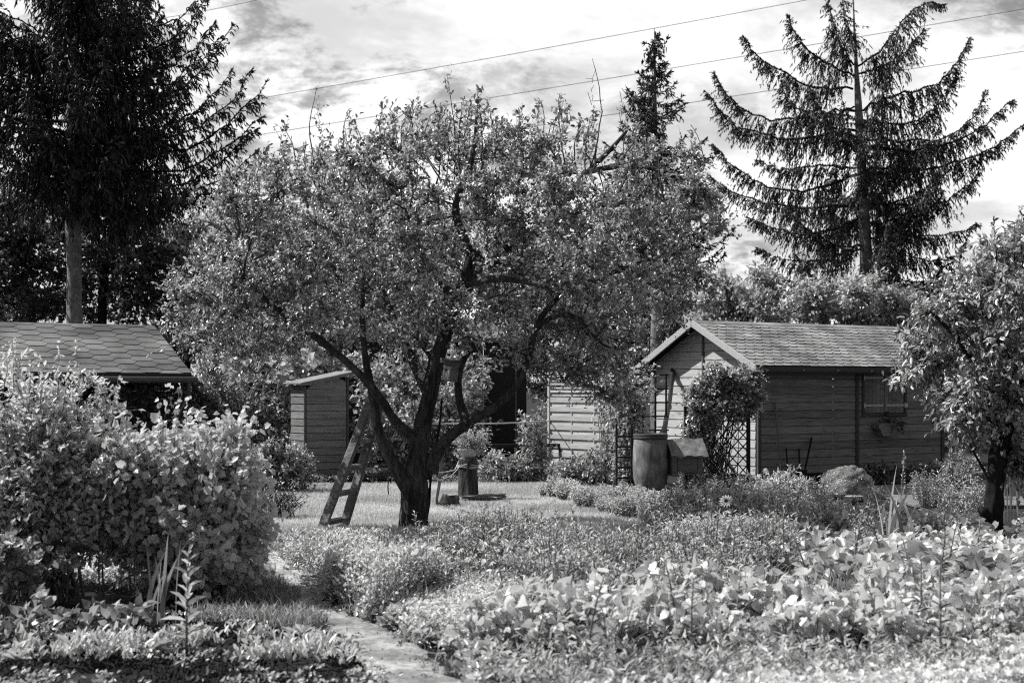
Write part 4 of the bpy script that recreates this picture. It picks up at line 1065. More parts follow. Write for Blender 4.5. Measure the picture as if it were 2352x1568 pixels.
# plastic-wrapped heap, stump beneath it
hp=G(1945,1150); hp=np.array([P(1942,1150,20.6)[0],20.6,0]); mb=MB()
n1,n2=26,44; u=np.linspace(0,math.pi/2,n1); v_=np.linspace(0,6.28,n2,endpoint=False); rr=np.random.default_rng(8)
X=np.cos(u)[:,None]*np.cos(v_)[None]; Yv=np.cos(u)[:,None]*np.sin(v_)[None]; Z=np.sin(u)[:,None]+0*X
q=np.stack([X,Yv,Z],-1); d_=np.zeros(q.shape[:2])
for k in range(18):
    k_=rr.normal(size=3)*4.5; d_+=np.abs(np.sin(q@k_+rr.uniform(0,6)))*.03
q=q*(1+d_-.25)[...,None]*np.array([.37,.30,.36]); q[...,2]+=.06; q[...,0]+=.10*q[...,2]
i=(np.arange(n1-1)*n2)[:,None]+np.arange(n2)[None]; j=(np.arange(n1-1)*n2)[:,None]+(np.arange(n2)[None]+1)%n2
mb.add(q.reshape(-1,3),np.stack([i,j,j+n2,i+n2],-1).reshape(-1,4),.5)
o=mb.build('plastic_sheet',M['film'],None,True); o.location=tuple(hp); meta(o,'crumpled clear plastic sheet thrown over a heap in front of the shed','plastic sheet')
mb=MB(); tube(mb,[(0,0,0),(0,0,.12),(.02,0,.25)],[.2,.18,.12],16,rough=.3,seed=3); o=mb.build('covered_heap',M['paving'],None,True); o.location=tuple(hp); meta(o,'heap under the crumpled plastic sheet','heap')
s3=np.array([P(1962,1168,18.8)[0],18.8,0]); t_=thing('cut_stump','dark stump below the plastic-covered heap','stump',tuple(s3))
mb=MB(); tube(mb,[(0,0,0),(0,0,.08),(0,0,.155)],[.15,.135,.13],24,rough=.2,seed=5); mb.build('bark',M['dark_bark'],t_,True)
mb=MB(); lathe(mb,[(0,0),(.12,0),(.115,.008),(0,.01)],18,(0,0,.153)); mb.build('cut_face',M['cut'],t_)

# edging of the bed by the barrel: short palisade
ed=G(1480,1152); t_=thing('palisade_edging','low palisade edging of round stakes in front of the barrel','edging',tuple(ed))
mb=MB()
for k in range(16): tube(mb,[(k*.035-.1,.03*math.sin(k*.4),0),(k*.035-.1,.03*math.sin(k*.4),.13+.01*(k%3))],.016,8)
mb.build('stakes',M['box'],t_,True)

# garden furniture at the right edge (behind the cherry tree)
tb=np.array([P(2300,1100,21.5)[0],21.5,0]); t_=thing('garden_table','dark round garden table behind the leaning cherry trunk','table',tuple(tb))
mb=MB(); lathe(mb,[(0,.66),(.50,.66),(.52,.675),(.52,.69),(0,.695)],32,(.35,0,0)); mb.build('table_top',M['black'],t_)
for q in range(4):
    a=q*1.57+.6; mb=MB(); tube(mb,[(.35+.40*math.cos(a),.40*math.sin(a),0),(.35+.25*math.cos(a),.25*math.sin(a),.35),(.35+.38*math.cos(a),.38*math.sin(a),.66)],.018,8); mb.build('leg',M['black'],t_,True)
bn=np.array([P(2250,1150,20.6)[0],20.6,0]); t_=thing('garden_bench','low pale plank bench standing left behind the cherry trunk','bench',tuple(bn),math.radians(4))
for k in range(3): mb=MB(); bbox(mb,(.3,k*.13-.13,.36),(1.2,.115,.035),.4+.2*k); mb.build('seat_plank',M['paving'],t_)
for x in (-.2,.8): mb=MB(); bbox(mb,(x,0,.17),(.06,.36,.34)); mb.build('leg',M['black'],t_)
mb=MB()
for i in range(8):
    for j in range(4): bbox(mb,(tb[0]-1.8+i*.5,19.1+j*.45,.015),(.48,.43,.04),.2+.15*((i+j*3)%5))
o=mb.build('paving',M['paving']); meta(o,kind='structure')

# overhead wires
wires=[((380,40),(600,-3),'short stretch of overhead wire at the upper left beside the spruce'),
 ((560,230),(1900,-4),'highest overhead wire across the open sky'),
 ((560,313),(2420,14),'second overhead wire, passing behind the top of the right spruce'),
 ((560,385),(2420,112),'third overhead wire, lowest at the right edge of the sky')]
for (a,b_,lab),sg in zip(wires,(0,4,5,6)):
    Yl=78.; p=P(a[0],a[1],Yl); q=P(b_[0],b_[1],Yl*.93); e=(q-p); p2=p-e*.8; q2=q+e*.8 if sg==0 else q+e*.25
    u=np.linspace(0,1,60)[:,None]; pts=p2*(1-u)+q2*u; 
    um=(u[:,0]-.5); pts[:,2]+=(um**2-.06)*1.2
    mb=MB(); tube(mb,pts,.016,6); o=mb.build('overhead_wire',M['paving'],None,True,loc=pts[0]); meta(o,lab,'wire',"overhead wires")

# ================================================================== TREES
TY=GY(1222)            # depth of the apple trunk
def PL(l): return [P(a,b_,TY+c) for a,b_,c in l]
kT=TY/F
# old apple tree: limbs measured (px, py, depth offset) with radii in metres
limbs=[
 (PL([(951,1235,0),(950,1180,0),(948,1120,0),(958,1060,0),(968,1000,0),(980,940,0),(990,880,0),(1003,820,0),(1022,770,0),(1040,720,0),(1060,670,0),(1075,630,0),(1085,585,0)]),
  [.205,.165,.175,.15,.125,.115,.10,.095,.09,.085,.08,.075,.068]),
 (PL([(1085,590,0),(1068,545,.0),(1045,505,-.2),(1038,470,-.3),(1050,435,-.35),(1085,395,-.4),(1092,330,-.4),(1095,250,-.4)]),[.06,.055,.05,.045,.04,.032,.022,.012]),
 (PL([(1085,590,0),(1130,585,.1),(1200,560,.2),(1270,505,.3),(1310,450,.3),(1345,395,.3),(1400,350,.3),(1440,300,.3)]),[.06,.055,.05,.045,.04,.035,.028,.015]),
 (PL([(1330,400,.3),(1420,378,.2),(1500,385,.1),(1580,410,0)]),[.035,.03,.022,.015]),
 (PL([(938,1125,0),(915,1080,-.1),(888,1035,-.15),(866,1000,-.2),(860,930,-.1),(848,870,0),(836,800,0.1),(830,730,.1),(835,640,.1)]),[.11,.085,.075,.068,.06,.05,.042,.034,.022]),
 (PL([(958,1010,0),(920,985,-.2),(890,945,-.4),(865,895,-.5),(835,865,-.5),(785,820,-.5),(730,775,-.5),(680,742,-.5),(620,700,-.6),(560,640,-.7)]),[.09,.066,.058,.054,.052,.048,.044,.038,.028,.018]),
 (PL([(975,1090,0),(1000,1040,-.1),(1030,1000,-.2),(1075,968,-.25),(1130,945,-.3),(1175,905,-.3),(1205,860,-.3),(1222,800,-.3),(1228,750,-.3),(1255,700,-.3),(1310,660,-.3),(1390,635,-.3),(1450,610,-.3)]),
   [.10,.075,.062,.056,.052,.048,.044,.041,.038,.035,.03,.024,.016]),
 (PL([(1230,755,-.3),(1262,725,-.5),(1310,712,-.7),(1350,745,-.8),(1385,800,-.9)]),[.04,.034,.028,.02,.012]),
 (PL([(1072,968,-.2),(1055,930,-.05),(1046,890,.05),(1052,850,.1),(1062,820,.15)]),[.06,.05,.046,.045,.042]),
 (PL([(985,900,0),(962,855,.2),(935,800,.5),(905,740,.7),(880,670,.9),(850,590,1.)]),[.08,.065,.055,.05,.04,.022]),
 (PL([(1070,650,0),(1120,610,.5),(1180,590,1.),(1240,590,1.5)]),[.06,.05,.04,.02]),
 (PL([(1050,700,0),(1010,640,-.5),(970,590,-1.),(940,530,-1.4)]),[.06,.045,.035,.02]),
 (PL([(1005,830,0),(950,770,.5),(860,720,1.2),(760,680,1.8)]),[.05,.04,.03,.02]),
 (PL([(1060,670,0),(1110,640,-.6),(1190,640,-1.2),(1260,660,-1.7)]),[.05,.04,.03,.02]),
]
limbs=[(a,[q*(.86 if q>.03 else 1) for q in b]) for a,b in limbs]
def EA(px,py,rx,ry,dy,rd): return E(px,py,TY+dy,rx,ry,rd)
ells=[EA(620,590,220,170,0,1.7),EA(560,700,170,110,0,1.4),EA(820,500,230,170,0,2.2),EA(1060,460,250,150,0,2.2),EA(1290,460,230,140,0,2.0),
 EA(1480,490,200,160,0,1.7),EA(1000,640,380,130,0,2.3),EA(1380,660,270,130,0,1.9),EA(720,740,190,85,-.2,1.5),EA(1430,810,140,120,-.5,1.),EA(1500,720,80,60,-.4,.7),EA(1250,360,160,60,0,1.2),EA(1000,370,150,60,0,1.2),EA(1330,850,70,50,-.3,.6),EA(1530,650,120,80,-.2,1.),EA(1180,740,200,70,.3,1.6),
 EA(440,640,70,90,0,.8),EA(1120,780,100,55,.2,1.),EA(470,770,100,60,.2,.8),EA(600,790,120,40,0,.8),EA(900,740,140,70,.6,1.5)]
def shoots(mt,ml,rng):
    sp=[(730,200,440),(800,250,430),(652,285,450),(1025,170,420),(960,235,400),(905,255,420),(855,300,440),(1095,205,400),(1120,225,420),(1065,240,420),(1000,260,420),(1285,215,380),(1240,230,390),(1310,240,380),(700,330,480),
        (1360,135,380),(1430,200,370),(1180,300,420),(1340,300,400),(1520,330,460),(1590,290,440),(870,330,470),(930,320,450),(1150,280,420),(780,340,450),(1050,290,430),(600,350,480),(545,390,520)]
    for _ in range(55):
        x=rng.uniform(430,1640); yt=np.interp(x,[400,600,900,1100,1500,1650],[500,390,310,290,320,450]); sp.append((x,yt-rng.uniform(-10,75),yt+rng.uniform(60,120)))
    for i,(x,y,yb) in enumerate(sp):
        dy=rng.uniform(-.9,.9); a=P(x+rng.uniform(-25,25),yb,TY+dy); b_=P(x,y,TY+dy); n=9
        u=np.linspace(0,1,n)[:,None]; q=a*(1-u)+b_*u+np.array([.10,.05,0])*np.sin(u*3.14)*rng.normal()+rng.normal(size=(n,3))*.008
        tube(mt,q,np.linspace(.011,.003,n),5)
        bare=i in (15,16)
        m=10; tt=rng.uniform(.25,.98,m); p=a*(1-tt[:,None])+b_*tt[:,None]; dd=unit(rng.normal(size=(m,3))*.6+np.array([0,0,.8]))
        ln=rng.uniform(.05,.22,m)*(1.1-tt*.6)
        if bare: tubes(mt,p[:,None]+dd[:,None]*np.linspace(0,1,4)[None,:,None]*ln[:,None,None],np.full((m,4),.003),4,.5,rng)
        else:
            foliage(ml,mt,p,dd,ln,4,L7,.058,.032,rng,-.1,.3)
            k=26; tt=rng.uniform(.3,1.,k); p=a*(1-tt[:,None])+b_*tt[:,None]
            leaves(ml,p,unit(rng.normal(size=(k,3))*.7+[0,0,.6]),rng.normal(size=(k,3))+[0,0,.3],.060*rng.uniform(.6,1.1,k),.032*rng.uniform(.7,1.1,k),L7,rng.random(k))
broad_tree('apple_tree','old spreading apple tree with a forked dark trunk standing in the middle of the lawn','tree',limbs,ells,7500,.13,28000,9,L7,.045,.028,M['apple_leaf'],M['bark'],101,
  gap=.31,gx=.06,wl=.55,kill=.19,infl=1.6,tip=.0042,expo=2.3,tl=.17,shell=2.2,up=.7,extra=shoots,jit=.42,twig_mat=M['twig'],thin=.016)

# leaning cherry tree at the right
CY=GY(1245)
def PC(l): return [P(a,b_,CY+c) for a,b_,c in l]
limbs=[(PC([(2285,1262,0),(2278,1215,0),(2285,1150,0),(2290,1080,0),(2300,1010,0),(2318,950,0),(2345,890,0),(2370,820,.1),(2380,740,.1)]),[.115,.095,.085,.08,.078,.075,.065,.055,.04]),
 (PC([(2275,1200,0),(2262,1180,-.1),(2256,1168,-.15)]),[.06,.05,.045]),
 (PC([(2310,975,0),(2270,900,-.2),(2230,820,-.3),(2190,760,-.4),(2140,720,-.5)]),[.05,.042,.034,.026,.016]),
 (PC([(2345,890,0),(2300,800,.3),(2270,700,.4),(2280,600,.5)]),[.05,.04,.03,.018]),
 (PC([(2282,1120,0),(2262,1080,.1),(2240,1045,.2)]),[.02,.016,.012]),
 (PC([(2370,820,0),(2440,760,0),(2520,700,.2)]),[.045,.035,.02])]
def EC(px,py,rx,ry,dy,rd): return E(px,py,CY+dy,rx,ry,rd)
ells=[EC(2330,700,190,150,0,1.3),EC(2200,800,130,120,-.1,.9),EC(2160,740,90,80,0,.7),EC(2250,930,110,70,-.1,.7),EC(2380,860,150,120,0,1.2),EC(2330,590,100,80,.2,.8),EC(2130,860,70,60,-.3,.5),EC(2190,1000,50,50,-.2,.35),EC(2085,910,50,30,-.3,.3),EC(2420,560,120,80,.2,.9),EC(2400,1000,70,90,.1,.5)]
def cshoots(mt,ml,rng):
    for x,y,yb in [(2290,495,600),(2330,510,600),(2200,570,680),(2250,545,650),(2150,620,720),(2350,540,620),(2110,670,740)]:
        dy=rng.uniform(-.5,.5); a=P(x,yb,CY+dy); b_=P(x+rng.uniform(-10,10),y,CY+dy); u=np.linspace(0,1,7)[:,None]; tube(mt,a*(1-u)+b_*u,np.linspace(.008,.002,7),5)
        k=24; tt=rng.uniform(.2,1.,k); p=a*(1-tt[:,None])+b_*tt[:,None]
        leaves(ml,p,unit(rng.normal(size=(k,3))*.6+[0,0,.5]),rng.normal(size=(k,3))+[0,0,.4],.085*rng.uniform(.6,1.1,k),.034,L7,rng.random(k))
broad_tree('cherry_tree','young leaning tree with long pointed leaves and a bare dark trunk at the right edge','tree',limbs,ells,1700,.12,9500,5,L7,.075,.033,M['cherry_leaf'],M['dark_bark'],102,
  gap=.12,wl=.5,kill=.2,infl=1.6,tip=.0045,tl=.2,shell=2.2,up=.55,grav=.3,droop=.35,extra=cshoots,jit=.35,twig_mat=M['dark_bark'],thin=.018)

# generic background broad-leaved tree built in world metres
def bg_tree(name,label,px,Y,trunk_py,parts,n_attr,n_tw,L,W,mat,seed,cat='tree',tr=.10,step=.28,tpl=L4,nl=5,tl=.35,group=None,bark='dark_bark',shell=2.2,up=.5,thin=.04,droop=.1):
    b0=P(px,888,Y); b0[2]=0
    top=P(px,trunk_py,Y); n=5; u=np.linspace(0,1,n)[:,None]; trunk=b0*(1-u)+top*u; trunk[1:-1]+=np.random.default_rng(seed).normal(size=(n-2,3))*[.08,.08,0]
    ells=[E(a,b_,Y+dy,rx,ry,rd) for a,b_,rx,ry,dy,rd in parts]
    return broad_tree(name,label,cat,[(trunk,np.linspace(tr*1.2,tr*.7,n))],ells,n_attr,step,n_tw,nl,tpl,L,W,mat,M[bark],seed,gap=-.2,wl=1.3,kill=step*1.7,infl=6.,tip=.009,tl=tl,shell=shell,group=group,up=up,thin=thin,jit=.3,iters=60,droop=droop)

# left, behind the low shed: forked broad-leaved tree with dark leaves
bY=36.
def PBk(l): return [P(a,b_,bY+c) for a,b_,c in l]
limbs=[(PBk([(232,900,0),(235,720,0),(238,640,0),(240,590,0),(255,540,0),(285,480,0),(310,430,0)]),[.16,.12,.11,.10,.08,.06,.04]),
 (PBk([(240,590,0),(262,520,.2),(268,460,.3),(262,400,.3)]),[.08,.06,.045,.03]),(PBk([(240,600,0),(222,540,0),(215,480,.2)]),[.06,.04,.03])]
limbs[0][0][0][2]=0
ells=[E(110,560,bY,230,130,2.),E(300,580,bY,120,130,2.),E(60,660,bY,160,90,2.),E(330,690,bY,110,70,1.5),E(260,420,bY,120,80,1.5),E(150,690,bY,130,60,1.5)]
broad_tree('forked_tree','forked broad-leaved tree with dark leaves seen behind the left spruce trunk','tree',limbs,ells,900,.3,5600,5,L4,.15,.08,M['dark_leaf'],M['dark_bark'],103,kill=.45,infl=5.,tip=.008,tl=.35,shell=1.8,thin=.045,up=.4,droop=.3)

bg=[('bushy_tree','mid grey bushy tree filling the gap between the left spruce and the apple crown',430,37,760,[(420,620,110,130,0,2.),(500,740,130,80,0,2.),(380,760,90,70,0,1.5)],700,4200,.14,.08,'mid_leaf',111),
 ('leafy_tree','dark leafy tree behind the left half of the apple crown',720,39,760,[(700,600,170,150,0,2.5),(820,700,150,100,0,2.),(640,740,150,70,0,2.)],800,4200,.15,.085,'mid_leaf',112),
 ('leafy_tree','dense leafy tree straight behind the apple trunk, above the dark cabin',1060,40,740,[(1010,620,200,150,0,2.5),(1160,690,170,110,0,2.),(950,740,150,70,0,2.)],800,4000,.15,.085,'dark_leaf',113),
 ('leafy_tree','loose leafy tree behind the right limb of the apple tree',1330,39,760,[(1320,640,160,130,0,2.5),(1400,730,150,80,0,2.)],700,3400,.15,.085,'mid_leaf',114),
 ('dark_yew','dense dark evergreen behind the screen and the barrel',1420,36,820,[(1370,840,130,110,0,1.5),(1470,800,110,120,0,1.5),(1520,720,90,100,0,1.5),(1250,860,90,90,0,1.2)],700,5200,.12,.05,'dark_leaf',115),
 ('hazel_bush','tall pale bush rising behind the shed ridge, just right of the small spruce',1740,37,800,[(1720,690,100,70,0,1.5),(1800,720,90,50,0,1.5),(1640,730,60,60,0,1.)],500,2600,.14,.07,'pale_leaf',116),
 ('hazel_bush','pale upright shrub with pointed shoots showing above the middle of the shed roof',1930,36,790,[(1900,700,90,60,0,1.5),(1975,680,70,70,0,1.2),(2050,710,80,55,0,1.2)],500,2800,.13,.07,'pale_leaf',117),
 ('leafy_tree','grey leafy tree behind the cherry crown at the right edge of the yard',2260,39,820,[(2200,740,120,90,0,2.),(2330,700,150,120,0,2.),(2250,880,170,110,0,2.),(2420,860,130,160,0,2.)],900,4800,.14,.08,'mid_leaf',118),
 ('leafy_tree','small rounded tree behind the garden table, partly hidden by the leaning trunk',2330,30,960,[(2250,960,110,70,0,1.2),(2360,980,120,80,0,1.2),(2180,990,60,60,0,1.)],500,2600,.10,.055,'mid_leaf',119),
 ('leafy_tree','dark tree at the far left edge behind the shed roof',-60,35,700,[(-60,560,150,170,0,2.),(-40,720,150,90,0,2.)],500,2400,.15,.08,'dark_leaf',120),
]
for (n_,lab,px,Y,tp_,parts,na,ntw,L,W,mt_,sd_) in bg:
    bg_tree(n_,lab,px,Y,tp_,parts,na,ntw,L,W,M[mt_],sd_,thin=.05)

# bright shrubs in the middle distance
shrub('climbing_vine','bright leafy vine mass spilling over behind the grey cabinet roof','climbing plant',[P(620,888,26.5)[0],26.5,0],[E(640,835,26.5,150,45,.8),E(560,870,26.5,110,60,.8),E(730,850,26.5,80,40,.6),E(500,830,26.5,60,40,.5)],70,1900,5,LH,.13,.12,M['pale_leaf'],130,base_r=1.2,stem_r=.012,tl=.3,leaf_from=.5,stem_name='stem')
shrub('lilac_bush','tall mixed grey bush right beside the left shed corner','bush',[P(530,888,25.5)[0],25.3,0],[E(530,930,25.3,70,90,.6),E(590,960,25.3,60,80,.6),E(480,880,25.,45,60,.5),E(640,900,25.6,50,60,.5)],70,2300,5,L4,.085,.05,M['mid_leaf'],131,base_r=.6,stem_r=.012,tl=.25)
shrub('ivy_column','dark ivy mass wrapping the corner post of the low shed','climbing plant',[P(465,888,24.5)[0],24.5,0],[E(455,900,24.5,28,50,.25),E(460,1000,24.5,35,70,.3)],30,900,5,L4,.075,.055,M['dark_leaf'],132,base_r=.2,tl=.15)
shrub('cabinet_bush','rounded bush in front of the left side of the grey cabinet','bush',[P(655,1120,21.6)[0],21.6,0],[E(650,1050,21.6,62,52,.42),E(690,1085,21.6,34,30,.3),E(610,1060,21.6,36,50,.35)],60,1500,5,L4,.055,.035,M['mid_leaf'],133,base_r=.22,stem_r=.010,tl=.14)
shrub('hazel_shrub','bright leaved bush glowing between the apple fork and the dark cabin','bush',[P(1010,888,25)[0],25,0],[E(900,950,25,60,70,.6),E(1010,930,25.2,55,80,.5),E(930,1040,24.6,70,50,.5),E(1065,900,25.4,45,60,.5),E(830,980,25,40,70,.4)],70,2100,5,L4,.09,.06,M['mid_leaf'],134,base_r=.7,tl=.25)
shrub('foliage_wall','bright bush behind the forked trunk above the ropes','bush',[P(1000,888,28)[0],28.3,0],[E(880,850,28.3,110,60,.8),E(1020,830,28.3,110,50,.6)],50,1500,5,L4,.12,.08,M['pale_leaf'],135,base_r=1.,tl=.3)
shrub('rose_bush','loose bush of small leaves between cabin and slatted screen','bush',[P(1235,1100,24)[0],23.9,0],[E(1232,1000,23.9,34,70,.3),E(1240,1070,23.9,34,36,.3),E(1215,960,23.9,20,40,.2)],40,620,5,L4,.07,.035,M['mid_leaf'],136,base_r=.2,tl=.16)
shrub('fern_bush','dark feathery clump under the low black rail','bush',[P(1160,1095,24)[0],23.8,0],[E(1150,1065,23.8,70,26,.4),E(1110,1080,23.8,60,18,.3)],50,700,5,L4,.08,.03,M['mid_leaf'],137,base_r=.5,tl=.16,droop=.3)
shrub('fern_bush','dark clump at the foot of the slatted screen','bush',[P(1320,1095,23.6)[0],23.2,0],[E(1320,1078,23.2,70,24,.4),E(1390,1085,23.2,50,24,.4)],50,720,5,L4,.07,.035,M['mid_leaf'],138,base_r=.5,tl=.14)
shrub('climbing_rose','rose climbing the black ladder trellis beside the barrel','climbing plant',[P(1440,1130,21.9)[0],21.95,0],[E(1440,930,21.95,42,60,.25),E(1435,1010,21.95,32,60,.2),E(1410,880,21.95,40,50,.3),E(1475,880,22.1,40,50,.3),E(1440,1080,21.95,24,40,.15)],46,1300,5,L4,.055,.035,M['apple_leaf'],139,base_r=.1,tl=.14,grav=.45)
shrub('honeysuckle','dense climber covering the top of the dark diagonal lattice panel','climbing plant',[P(1640,1130,22.6)[0],22.9,0],[E(1666,885,22.5,84,48,.34),E(1618,930,22.4,52,52,.30),E(1718,895,22.6,46,46,.30),E(1596,985,22.4,22,34,.2)],90,6200,5,L4,.05,.036,M['apple_leaf'],140,base_r=.25,tl=.13,leaf_from=.74,grav=.3,shell=3.2)
shrub('climbing_rose','thin rose with scattered leaves in front of the right end of the slatted screen','climbing plant',[P(1395,1110,22.8)[0],22.8,0],[E(1395,900,22.8,40,40,.3),E(1400,1000,22.8,26,70,.25),E(1370,1050,22.8,30,40,.25)],30,420,4,L4,.06,.035,M['mid_leaf'],142,base_r=.12,tl=.16,grav=.3)
shrub('bare_shrub','thin dark twiggy bush beneath the rounded bush near the lawn edge','bush',[P(640,1190,GY(1190))[0],GY(1190),0],[E(640,1120,GY(1190),48,44,.3),E(690,1130,GY(1190),36,34,.3)],60,160,3,L4,.04,.02,M['mid_leaf'],141,base_r=.16,stem_r=.006,tl=.1,smat=M['dark_bark'])

# ---- spruces ----------------------------------------------------------
def spruce(name,label,Y,trunk,explicit,auto,seed,mat,bark,kw,group=None,r_exp=.045):
    rng=np.random.default_rng(seed); tp=[P(a,b_,Y) for a,b_,_ in trunk]; tp[0][2]=0; base=tp[0].copy()
    t=thing(name,label,'spruce',tuple(base),0,group); mw,ml,mt=MB(),MB(),MB()
    q,_=bez_path(np.array(tp),40); z=np.array([p[2] for p in tp]); r=np.interp(q[:,2],z,[c for _,_,c in trunk])
    tube(mt,q,r,18,rough=.12,seed=seed)
    for l in explicit:
        pts=np.array([P(a,b_,Y+c) for a,b_,c in l]); L=np.linalg.norm(pts[-1]-pts[0])
        spruce_branch(mw,ml,pts,rng,r0=min(.045,.010+.007*L),**kw)
    for (z0,z1,n,Lf,rise,az) in auto:
        for k in range(n):
            zz=z0+(z1-z0)*(k+rng.random())/n; p0=np.array([np.interp(zz,q[:,2],q[:,0]),Y,zz]); a=rng.uniform(*az); L=Lf(zz)*rng.uniform(.75,1.15)
            dr=np.array([math.cos(a),math.sin(a),0]); 
            pts=np.array([p0,p0+dr*L*.3+[0,0,-.02*L],p0+dr*L*.65+[0,0,rise*L*.12],p0+dr*L*.88+[0,0,rise*L*.45],p0+dr*L+[0,0,rise*L*.8]])
            spruce_branch(mw,ml,pts,rng,r0=.010+.007*L,**kw)
    mt.build('trunk',bark,t,True,loc=base); mw.build('branches',M['dark_bark'],t,True,loc=base); ml.build('needles',mat,t,False,loc=base); return t
# right spruce
ex=[[(1960,150,0),(1935,110,.2),(1915,60,.3),(1900,-10,.4)],[(1962,120,0),(1945,60,-.3),(1935,-5,-.4)],
 [(1960,175,0),(1890,140,-.2),(1845,110,-.3),(1822,75,-.3),(1814,38,-.3)],
 [(1960,205,0),(1850,195,.3),(1780,160,.5),(1740,130,.6),(1710,86,.6)],
 [(1962,245,0),(1870,265,-.5),(1810,235,-.7),(1795,190,-.8)],
 [(1965,255,0),(1850,272,.4),(1760,275,.6),(1700,245,.8),(1660,210,.8),(1640,172,.8)],
 [(1965,300,0),(1830,320,-.3),(1720,305,-.5),(1655,260,-.6),(1622,212,-.6)],
 [(1968,385,0),(1880,380,.6),(1800,390,1.),(1740,370,1.2)],
 [(1970,400,0),(1860,440,-.3),(1760,430,-.4),(1690,390,-.5),(1640,335,-.5)],
 [(1975,470,0),(1860,480,.5),(1760,470,.8),(1680,440,.9),(1630,405,.9)],
 [(1975,500,0),(1880,540,-1.),(1800,530,-1.4),(1720,500,-1.6)],
 [(1980,570,0),(1880,600,.3),(1800,600,.5),(1740,570,.5)],
 [(1985,640,0),(1900,660,0),(1830,650,0),(1780,630,0)],
 [(1965,155,0),(2010,130,-.2),(2050,80,-.4),(2090,35,-.4),(2130,5,-.5),(2165,10,-.5)],
 [(1968,170,0),(2040,150,.3),(2090,110,.5),(2120,70,.6)],
 [(1972,255,0),(2050,220,.3),(2120,205,.4),(2180,175,.5),(2205,130,.5),(2225,92,.5)],
 [(1974,275,0),(2070,290,-.4),(2140,260,-.5),(2180,215,-.6),(2195,165,-.6)],
 [(1976,320,0),(2080,325,.5),(2180,315,.7),(2235,280,.8),(2262,212,.8)],
 [(1978,335,0),(2080,345,-.5),(2190,330,-.8),(2270,285,-.9),(2325,232,-.9)],
 [(1982,405,0),(2100,390,.3),(2200,375,.4),(2290,335,.5),(2355,285,.5)],
 [(1986,470,0),(2080,470,-.6),(2150,470,-.8),(2210,440,-.9),(2245,400,-.9)],
 [(1988,510,0),(2070,530,.4),(2150,545,.5),(2210,530,.6),(2240,515,.6)],
 [(1990,540,0),(2060,580,-.5),(2120,600,-.7),(2180,590,-.8)],[(1992,600,0),(2060,640,.3),(2130,655,.3),(2190,640,.3)],[(1992,650,0),(2050,690,0),(2110,700,0)]]
zf=lambda py,Y: EYE-(py-HY)*Y/F
spruce('tall_spruce','tall airy spruce with upswept branches standing behind the right shed',38.,[(1998,888,.22),(1992,640,.17),(1985,480,.14),(1975,300,.115),(1966,150,.05),(1962,60,.028),(1958,-40,.012)],ex,
 [(zf(700,38),zf(260,38),12,lambda z: np.interp(z,[3,8,11],[2.6,2.2,1.2]),.5,(3.4,6.0)),(zf(720,38),zf(330,38),7,lambda z: np.interp(z,[3,8,11],[2.6,2.2,1.2]),.5,(.3,2.8))],
 201,M['needles_r'],M['spruce_bark'],dict(dens=60,sec=.92,ter=10,tl=.10,nr=.020,m=4,hang=1.3,start=.06,sr=.62,updens=2.))
# small spruce behind the apple tree
ex=[[(1505,110,0),(1490,106,0),(1483,98,0)],[(1505,110,0),(1520,103,0),(1533,94,0)]]
zs=lambda py: zf(py,31.)
spruce('young_spruce','slim pointed spruce rising behind the right side of the apple crown',31.,[(1508,888,.14),(1507,600,.10),(1505,300,.05),(1504,110,.016),(1503,66,.008)],ex,
 [(zs(640),zs(120),95,lambda z: np.interp(z,[zs(640),zs(300),zs(200),zs(120)],[1.6,.95,.45,.14]),.35,(0,6.28)),(zs(150),zs(75),12,lambda z:.11,.5,(0,6.28))],
 202,M['needles_s'],M['spruce_bark'],dict(dens=22,sec=.34,ter=5,tl=.11,nr=.021,m=6,hang=.5,start=.04,updens=1.8,sr=.6))
# big spruce at the left
ex=[[(172,40,0),(280,70,-.4),(380,60,-.6),(440,20,-.7),(480,-30,-.7)],
 [(172,120,0),(290,170,-.5),(380,160,-.8),(440,110,-.9),(490,55,-1.)],
 [(172,180,0),(300,220,.3),(400,215,.4),(470,160,.5),(532,62,.5)],
 [(172,230,0),(300,300,-.4),(400,290,-.6),(470,240,-.8),(528,165,-.8)],
 [(172,300,0),(300,360,.2),(430,340,.4),(520,290,.5),(590,220,.5),(610,190,.5)],
 [(172,320,0),(320,400,-.6),(440,390,-.9),(540,330,-1.),(600,270,-1.1)],
 [(172,380,0),(300,440,.2),(420,440,.4),(520,410,.5),(590,350,.5)],
 [(172,250,0),(320,320,.8),(430,310,1.2),(520,250,1.4),(575,165,1.5)],[(172,340,0),(320,420,-1.2),(430,420,-1.6),(520,370,-1.8),(585,300,-1.8)],
 [(172,120,0),(300,200,1.2),(400,200,1.7),(470,130,1.9),(505,90,1.9)],[(172,360,0),(300,450,.9),(420,460,1.3),(500,440,1.5),(560,395,1.5)],[(172,60,0),(290,120,-1.1),(370,110,-1.4),(440,60,-1.6),(470,0,-1.6)],
 [(172,80,0),(90,110,-.4),(0,90,-.8),(-60,40,-1.)],[(172,200,0),(80,230,-.5),(-10,220,-.9),(-90,170,-1.)],
 [(172,320,0),(80,350,-.4),(-20,340,-.7),(-90,290,-1.)],[(172,420,0),(80,460,.2),(-30,460,.4),(-80,430,.6)],
 [(172,420,0),(270,470,-.3),(350,490,-.4),(410,470,-.5)]]
LYs=32.
zq=lambda py: zf(py,LYs)
